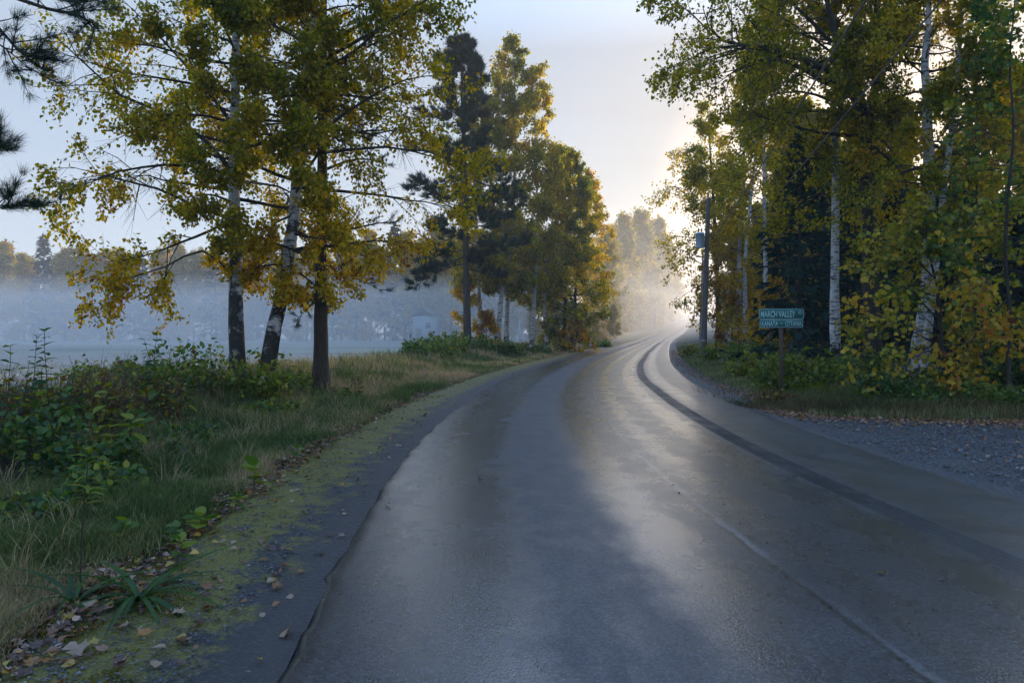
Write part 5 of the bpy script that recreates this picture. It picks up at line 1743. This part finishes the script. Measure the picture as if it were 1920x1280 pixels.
def verge_plants():
    plant('sapling', 'thin sapling with yellow green narrow leaves at its tip, near the left shoulder', 'plant', G(155, 1112), .92, 201, 'lance', .16, 30, .62, (.03, 0), (.66, .1), .3, .006, .2, mat='herb', stem='dry_stem')
    rosette('large clump of arching dark green strap leaves in the lower left corner', G(262, 1128), 32, .42, 202, (.18, .12))
    rosette('smaller clump of flattened strap leaves left of the large clump', G(140, 1135), 14, .38, 203, (.12, .1))
    plant('tall_weed', 'tallest upright weed with paired dark leaves against the mist at far left', 'plant', at_d(90, 8.6), 1.45, 204, 'ovate', .23, 26, .25, (-.03, .0), (.22, .2), .8, .008, .1, pairs=True)
    plant('tall_weed', 'shorter brownish tall weed left of the tallest one', 'plant', at_d(36, 8.4), 1.12, 205, 'ovate', .18, 20, .3, (.05, 0), (.35, .3), .8, .007, .0, pairs=True)
    plant('tall_weed', 'dark green tall weed left of the upright birch, bending at its tip', 'plant', at_d(310, 10.8), 1.5, 206, 'ovate', .23, 26, .3, (-.22, 0), (.15, .12), .7, .008, -.1, pairs=True)
    plant('tall_weed', 'thin shoot with one yellow and one green leaf between the tall weeds', 'plant', at_d(195, 8.2), .98, 207, 'ovate', .2, 6, .6, (.02, 0), (.55, .2), .3, .006, .1)
    plant('tall_weed', 'leggy weed with curled leaves right of the tallest one', 'plant', at_d(128, 8.8), 1.05, 208, 'ovate', .18, 16, .35, (.1, 0), (.28, .2), .7, .006, -.2)
    plant('broad_weed', 'yellow leaved seedling on the bank below the thin shoot', 'plant', at_d(200, 7.6), .62, 209, 'ovate', .22, 12, .5, (-.1, 0), (.74, .08), .3, .007, .1)
    plant('broad_weed', 'bright green seedling with long folded leaves beside the yellow one', 'plant', at_d(232, 7.7), .7, 210, 'ovate', .26, 10, .5, (.1, 0), (.52, .08), .3, .007, .0)
    plant('broad_weed', 'seedling with one large round green leaf on the bank', 'plant', at_d(268, 8.0), .72, 211, 'round', .16, 8, .5, (.0, 0), (.42, .08), .3, .007, .3)
    plant('broad_weed', 'low spreading green seedling below the bright folded one', 'plant', at_d(205, 7.0), .3, 212, 'ovate', .22, 14, .3, (.1, 0), (.45, .1), .3, .007, .1, stems=2)
    for px, d, h, lf, tn, sd, lab in ((8, 8.0, 1.25, .2, .3, 231, 'tall leafy weed cut by the left edge of the picture'), (60, 9.6, 1.3, .18, .2, 232, 'slender tall weed between the tallest one and the brownish one'), (160, 9.4, 1.0, .17, .5, 233, 'yellowing tall weed among the brambles'),
                                      (285, 11.6, 1.35, .2, .2, 234, 'tall dark weed left of the bending one'), (348, 11.2, 1.1, .18, .4, 235, 'tall weed between the bending one and the upright birch'), (240, 9.2, .8, .16, .65, 236, 'pale yellow weed right of the thin shoot')):
        plant('tall_weed', lab, 'plant', at_d(px, d), h, sd, 'ovate', lf, 22, .22, (.06, 0), (tn, .2), .7, .007, .05, pairs=True)
    for px, py, h, lf, k, tn, sd, lab in ((478, 925, .30, .17, 'round', .52, 213, 'yellow green large leaved seedling at the edge of the fallen leaves'), (372, 1000, .16, .15, 'round', .46, 214, 'low green seedling among the leaves beside the mossy shoulder'),
                                          (335, 1015, .15, .12, 'ovate', .36, 215, 'low dark seedling left of the round leaved one by the moss'), (325, 1062, .20, .13, 'ovate', .5, 216, 'light green seedling behind the large strap leaved clump'),
                                          (555, 868, .22, .16, 'ovate', .4, 217, 'leafy green seedling farther along the line of fallen leaves'), (590, 835, .25, .15, 'ovate', .38, 218, 'farthest green seedling beside the mossy shoulder'),
                                          (225, 1030, .24, .12, 'round', .48, 219, 'small seedling with paired green leaves in the grass above the strap leaves'), (440, 960, .18, .12, 'ovate', .44, 220, 'green seedling behind the low round leaved one'),
                                          (300, 960, .14, .10, 'round', .42, 221, 'tiny clover like seedling in the pale grass')):
        plant('seedling', lab, 'plant', G(px, py), h, sd, k, lf, 8, .45, (.05, 0), (tn, .08), .3, .005, .2)
    plant('orange_seedling', 'small orange leaved seedling right of the pine trunk', 'plant', at_d(673, 15.8), .62, 222, 'ovate', .15, 20, .2, (0, 0), (.88, .05), .4, .008, .25)
    # leafy bushes on the bank
    B = [('dark green broad leaved bush on the bank at the left edge', 40, 7.6, .7, .85, .085, .3, 301), ('dark leafy bush right of the one at the left edge', 150, 7.4, .6, .6, .08, .28, 302),
         ('round leaved bush low beside the thin sapling', 45, 5.9, .5, .34, .075, .3, 303), ('bush with pale green round leaves behind the thin sapling', 185, 6.6, .6, .42, .085, .36, 304),
         ('dark bush in the hollow behind the yellow leaved seedlings', 260, 8.6, .6, .42, .07, .25, 305), ('dim bush between the hollow and the upright birch', 345, 9.8, .6, .4, .07, .3, 306),
         ('leafy growth round the foot of the upright birch', 425, 14.4, .8, .6, .085, .5, 307), ('yellow green shoots at the foot of the leaning birch', 490, 14.2, .8, 1.0, .11, .55, 308),
         ('bright fern like bush below the leaning birch', 515, 12.8, .7, .5, .10, .46, 309), ('green bush between the leaning birch and the pine', 545, 16.5, .7, .5, .09, .45, 310),
         ('weedy bush left of the upright birch against the mist', 300, 12.5, .7, .7, .09, .45, 311), ('tangled shrub with sparse leaves beside the upright birch', 365, 13.5, .9, 1.3, .10, .5, 312),
         ('brown bramble bush left of the upright birch', 240, 11.0, 1.1, .9, .08, .9, 313), ('brown bramble bush under the tall weeds at far left', 60, 9.2, 1.1, 1.0, .08, .88, 314),
         ('rusty bush on the bank between the brambles', 150, 9.8, .9, .85, .08, .8, 315), ('low green bush right of the pine trunk', 640, 16.0, .9, .45, .11, .35, 316),
         ('shrub on the bank midway to the tall pine', 800, 33, 1.7, 1.0, .16, .4, 317), ('yellowing shrub on the bank left of the tall pine', 835, 38, 1.8, 1.3, .17, .5, 318), ('shrub at the foot of the tall pine', 885, 43, 1.6, 1.2, .18, .42, 319),
         ('shrub under the two lean birch stems', 945, 44, 1.8, .9, .18, .36, 320), ('shrub below the slim curved birch', 1000, 50, 2.0, .9, .18, .4, 321), ('shrub at the edge of the far bend', 1120, 72, 2.4, 1.0, .22, .5, 322),
         ('pale tall weeds standing in the field beyond the brambles', 190, 24, 1.6, .9, .12, .6, 323), ('pale tall weeds in the field left of the upright birch', 270, 25, 1.5, .8, .12, .62, 324)]
    for lab, px, d, rad, h, lf, tn, sd in B:
        bush('bush', lab, 'bush', at_d(px, d), rad, h, sd, lf, 'ovate' if d < 30 else 'rhomb', (tn, .16), (4 if d < 20 else 9) if tn < .75 else 1, (46 if tn < .75 else 150) if d < 30 else 70)
    for px, d, n, ln, sd, tn, lab in ((468, 13.2, 10, .62, 331, .38, 'green fern in front of the upright birch'), (535, 13.0, 9, .55, 332, .42, 'green fern below the leaning birch'), (110, 8.0, 9, .5, 333, .3, 'dark fern on the bank at left')):
        fern(lab, at_d(px, d), n, ln, sd, tn)
    # right side
    B = [('light green bush behind the post of the road sign', 1475, 17.4, 1.0, 1.0, .10, .5, 341), ('yellow green bush right of the road sign', 1520, 17.2, 1.0, .95, .10, .52, 342), ('bush at the foot of the white birch', 1580, 17.0, .9, .7, .10, .58, 343),
         ('brownish bush left of the road sign', 1420, 22, 1.2, .8, .12, .72, 344), ('weedy bush beside the utility pole', 1360, 33, 1.5, 1.0, .14, .62, 345), ('brown weeds at the foot of the utility pole', 1310, 42, 1.5, .8, .16, .8, 346),
         ('dark bush under the yellow maple', 1660, 14.6, .9, .5, .10, .3, 347), ('green weeds before the birch pair', 1730, 14.0, .8, .45, .09, .4, 348), ('dim bush under the orange maple', 1850, 13.6, .8, .5, .09, .42, 349),
         ('shaded undergrowth bush between the maples', 1800, 15.4, 1.0, .7, .10, .34, 350), ('bush low behind the little spruce', 1610, 18.4, 1.1, .9, .11, .48, 351), ('rust brown weeds round the sign post', 1450, 15.4, .5, .4, .07, .92, 352),
         ('shaded bush at the right edge of the wood', 1910, 15.0, .9, .8, .10, .3, 353), ('olive bush left of the slim dark birch', 1405, 30, 1.3, 1.1, .14, .52, 354)]
    for lab, px, d, rad, h, lf, tn, sd in B:
        bush('bush', lab, 'bush', at_d(px, d), rad, h, sd, lf, 'ovate', (tn, .14), 9 if tn < .8 else 4, 60)
    for px, d, n, ln, sd, tn, lab in ((1500, 16.4, 10, .75, 361, .45, 'large light green fern right of the sign post'), (1440, 17.6, 9, .7, 362, .4, 'green fern left of the sign post'), (1545, 15.8, 9, .6, 363, .6, 'yellowing fern below the little spruce'),
                                      (1640, 14.2, 8, .5, 364, .35, 'green fern under the yellow maple'), (1476, 19, 9, .8, 365, .3, 'fern deep behind the road sign')):
        fern(lab, at_d(px, d), n, ln, sd, tn)


# ------------------------------------------------------------------ fallen leaves, stones
def fallen():
    rng = np.random.default_rng(55)
    protos = {}
    shapes = []
    for k in range(3):
        sv, sf = SH['maple'] if k < 2 else SH['ovate']
        sv = sv.copy()
        sv[:, 2] = (vnoise(sv[:, 0] * 3, sv[:, 1] * 3, 70 + k) - .35) * .38 + .10 * sv[:, 1] ** 2 * (3 if k else 1)
        sv[:, 2] -= sv[:, 2].min()
        shapes.append((sv, sf))

    def one(x, y, size, tn, label, group, az=None):
        k = int(rng.integers(0, 3))
        key = (k, int(tn * 14))
        if key not in protos:
            sv, sf = shapes[k]
            protos[key] = o = mk('fallen_leaf', sv - np.array([.4, 0, 0]), sf, M['litter'], attrs={'tint': np.full(len(sf), (key[1] + .5) / 14), 'val': np.full(len(sf), 1.)})
        else:
            o = protos[key].copy()
            COL.objects.link(o)
        tag(o, label, 'leaf', group)
        if not group and 'group' in o:
            del o['group']
        o.location = (x, y, SURF(x, y) + .012)
        o.rotation_euler = (rng.normal(0, .22), rng.normal(0, .22), rng.uniform(0, 6.28) if az is None else az)
        o.scale = (size,) * 3
        return o
    for px, py, sz, tn, lab in ((540, 1190, .115, .12, 'large pale curled maple leaf beside the asphalt edge, lowest on the shoulder'), (508, 1093, .07, .1, 'pale dry leaf on the dark shoulder above the large curled one'), (340, 1212, .085, .08, 'pale leaf on the mossy gravel at bottom left'),
                                (290, 1252, .075, .08, 'pale leaf below the other one on the mossy gravel at bottom left'), (130, 1258, .07, .81, 'golden yellow leaf in the bottom left corner'), (203, 1140, .06, .81, 'yellow leaf lying on the strap leaves'),
                                (725, 950, .06, .2, 'narrow tan leaf lying alone on the left lane'), (1655, 1081, .05, .81, 'yellow leaf lying alone on the right lane'), (900, 896, .06, .98, 'dark leaf scrap on the left lane'), (568, 965, .07, .1, 'pale leaf on the moss near the left lane'),
                                (640, 1010, .06, .12, 'small pale leaf on the bare part of the shoulder'), (150, 1225, .09, .1, 'bluish grey leaf at the edge of the bottom left litter'), (255, 1118, .09, .74, 'orange leaf caught in the heart of the strap leaves')):
        g = G(px, py)
        o = one(g[0], g[1], sz, tn, lab, None)
    A, lab = [], []
    n = 9500
    y = scatter_y(rng, n, 2.7, 60, 1.5)
    d = np.where(rng.random(n) < .9, rng.normal(1.5, .2, n), rng.uniform(.1, 2.6, n))
    A.append(np.stack([XL(y) - d, y, np.zeros(n)], -1))
    n = 5200
    x = rng.uniform(4.0, 13, n)
    yy = gravel_far(x) - .12 + rng.normal(0, .38, n)
    A.append(np.stack([x, yy, np.ones(n)], -1))
    n = 3600
    y = scatter_y(rng, n, 12.8, 60, 1.4)
    A.append(np.stack([XL(y) + ROADW + rng.normal(.62, .2, n), y, np.ones(n) * 2], -1))
    n = 800
    x = rng.uniform(5, 13, n)
    yy = 6 + 6 * rng.random(n) ** .7
    A.append(np.stack([x, yy, np.ones(n) * 3], -1))
    A = np.vstack(A)
    A = A[(np.abs(A[:, 0]) / A[:, 1] < .78)]
    A = A[(A[:, 2] != 0) | (rng.random(len(A)) < np.interp(A[:, 1], [3, 5, 8], [.45, .8, 1]))]
    A = A[(A[:, 2] != 1) | (A[:, 0] > XL(A[:, 1]) + ROADW + .1)]
    A = A[(A[:, 2] != 3) | (A[:, 0] > XL(A[:, 1]) + ROADW + .2)]
    size = rng.uniform(.035, .075, len(A))
    tn = np.clip(np.where(A[:, 2] == 0, rng.choice([.08, .3, .55, .58, .9, .95, .99, .78], len(A)), rng.choice([.3, .5, .55, .6, .74, .9], len(A))) + rng.normal(0, .05, len(A)), 0, .99)
    order = np.argsort(A[:, 1] / size)
    sel = order[:287]
    info = {0: ('dry brown leaf in the strip of litter along the left shoulder', 'leaves along the left shoulder'), 1: ('rusty leaf in the band of litter along the far gravel edge', 'leaves along the gravel edge'),
            2: ('fallen leaf on the narrow gravel at the right of the bend', 'leaves on the right shoulder'), 3: ('fallen leaf scattered on the open gravel of the turn-off', 'leaves on the gravel')}
    for i in sel:
        one(A[i, 0], A[i, 1], size[i], tn[i], *info[int(A[i, 2])])
    rest = order[287:]
    rest = rest[rng.random(len(rest)) < .9]
    p = np.array([(A[i, 0], A[i, 1], SURF(A[i, 0], A[i, 1]) + .015) for i in rest])
    az = rng.uniform(0, 6.28, len(rest))
    ax = np.stack([np.cos(az), np.sin(az), rng.normal(0, .25, len(rest))], -1)
    nr = np.array([0, 0, 1.]) + rng.normal(0, .3, (len(rest), 3))
    V, F, nf = leaf_mesh(p, ax, nr, size[rest], 'ovate')
    mk('leaf_litter', V, F, M['litter'], kind='stuff', attrs={'tint': np.repeat(tn[rest], nf), 'val': np.repeat(np.clip(rng.normal(1, .2, len(rest)), .5, 1.5), nf)})


def stones():
    rng = np.random.default_rng(77)
    grey = leaf_mat('gravel_stone', [(0, (.045, .048, .055)), (.6, (.14, .145, .16)), (1, (.27, .27, .28))], 0.0, .04, .5)
    oc = np.array([(1, 0, 0), (-1, 0, 0), (0, 1, 0), (0, -1, 0), (0, 0, .7), (0, 0, -.7)], float)
    of = np.array([(0, 2, 4), (2, 1, 4), (1, 3, 4), (3, 0, 4), (2, 0, 5), (1, 2, 5), (3, 1, 5), (0, 3, 5)])
    n = 32000
    x = rng.uniform(4.2, 12.5, n)
    y = 5.6 + 7.0 * rng.random(n) ** 1.1
    e = x - XL(y) - ROADW
    ok = (e > -.25 + .7 * vnoise(x * 2, y * 2, 9) + .3 * rng.random(n)) & (y < gravel_far(x)) & (x / y < .8) & (vnoise(x * 1.1, y * 1.1, 44) + .5 * rng.random(n) > .45)
    x, y = x[ok], y[ok]
    m = len(x)
    n2 = 5000
    y2 = scatter_y(rng, n2, 2.8, 14, 1.8)
    x2 = XL(y2) - rng.uniform(.35, 1.3, n2)
    x, y = np.append(x, x2), np.append(y, y2)
    N = len(x)
    sz = np.append(rng.gamma(1.8, .0045, m) + .003, rng.gamma(2.5, .0016, n2) + .002)
    v = oc[None] * rng.uniform(.6, 1.2, (N, 6, 1))
    a = rng.uniform(0, 6.28, N)
    c, s_ = np.cos(a)[:, None], np.sin(a)[:, None]
    V = np.stack([v[:, :, 0] * c - v[:, :, 1] * s_, v[:, :, 0] * s_ + v[:, :, 1] * c, v[:, :, 2]], -1) * sz[:, None, None]
    V += np.stack([x, y, np.full(N, .012)], -1)[:, None, :]
    F = (np.arange(N) * 6)[:, None, None] + of[None]
    mk('gravel_stones', V.reshape(-1, 3), F.reshape(-1, 3), grey, kind='stuff', attrs={'tint': np.repeat(np.clip(rng.normal(.45, .25, N), 0, 1), 8), 'val': np.ones(N * 8)})
    black = simple_mat('tar_crumb', (.012, .012, .013), .7, .3, 40)
    for k, (px, py, r, lab) in enumerate(((1273, 924, .014, 'black crumb of tar beside the worn seam, largest of three'), (1262, 910, .011, 'black crumb of tar on the worn seam'), (1357, 947, .010, 'small black stone right of the seam'),
                                          (1388, 982, .010, 'small black stone in the right lane below the other one'), (1438, 1020, .010, 'small black stone lowest in the right lane'))):
        g = G(px, py)
        vv = oc * r * rng.uniform(.7, 1.2, (6, 1))
        o = mk('road_stone', vv, of, black)
        o.location = g + (0, 0, r * .3)
        tag(o, lab, 'stone')


shed()
poles()
road_sign()
grasses()
verge_plants()
fallen()
stones()
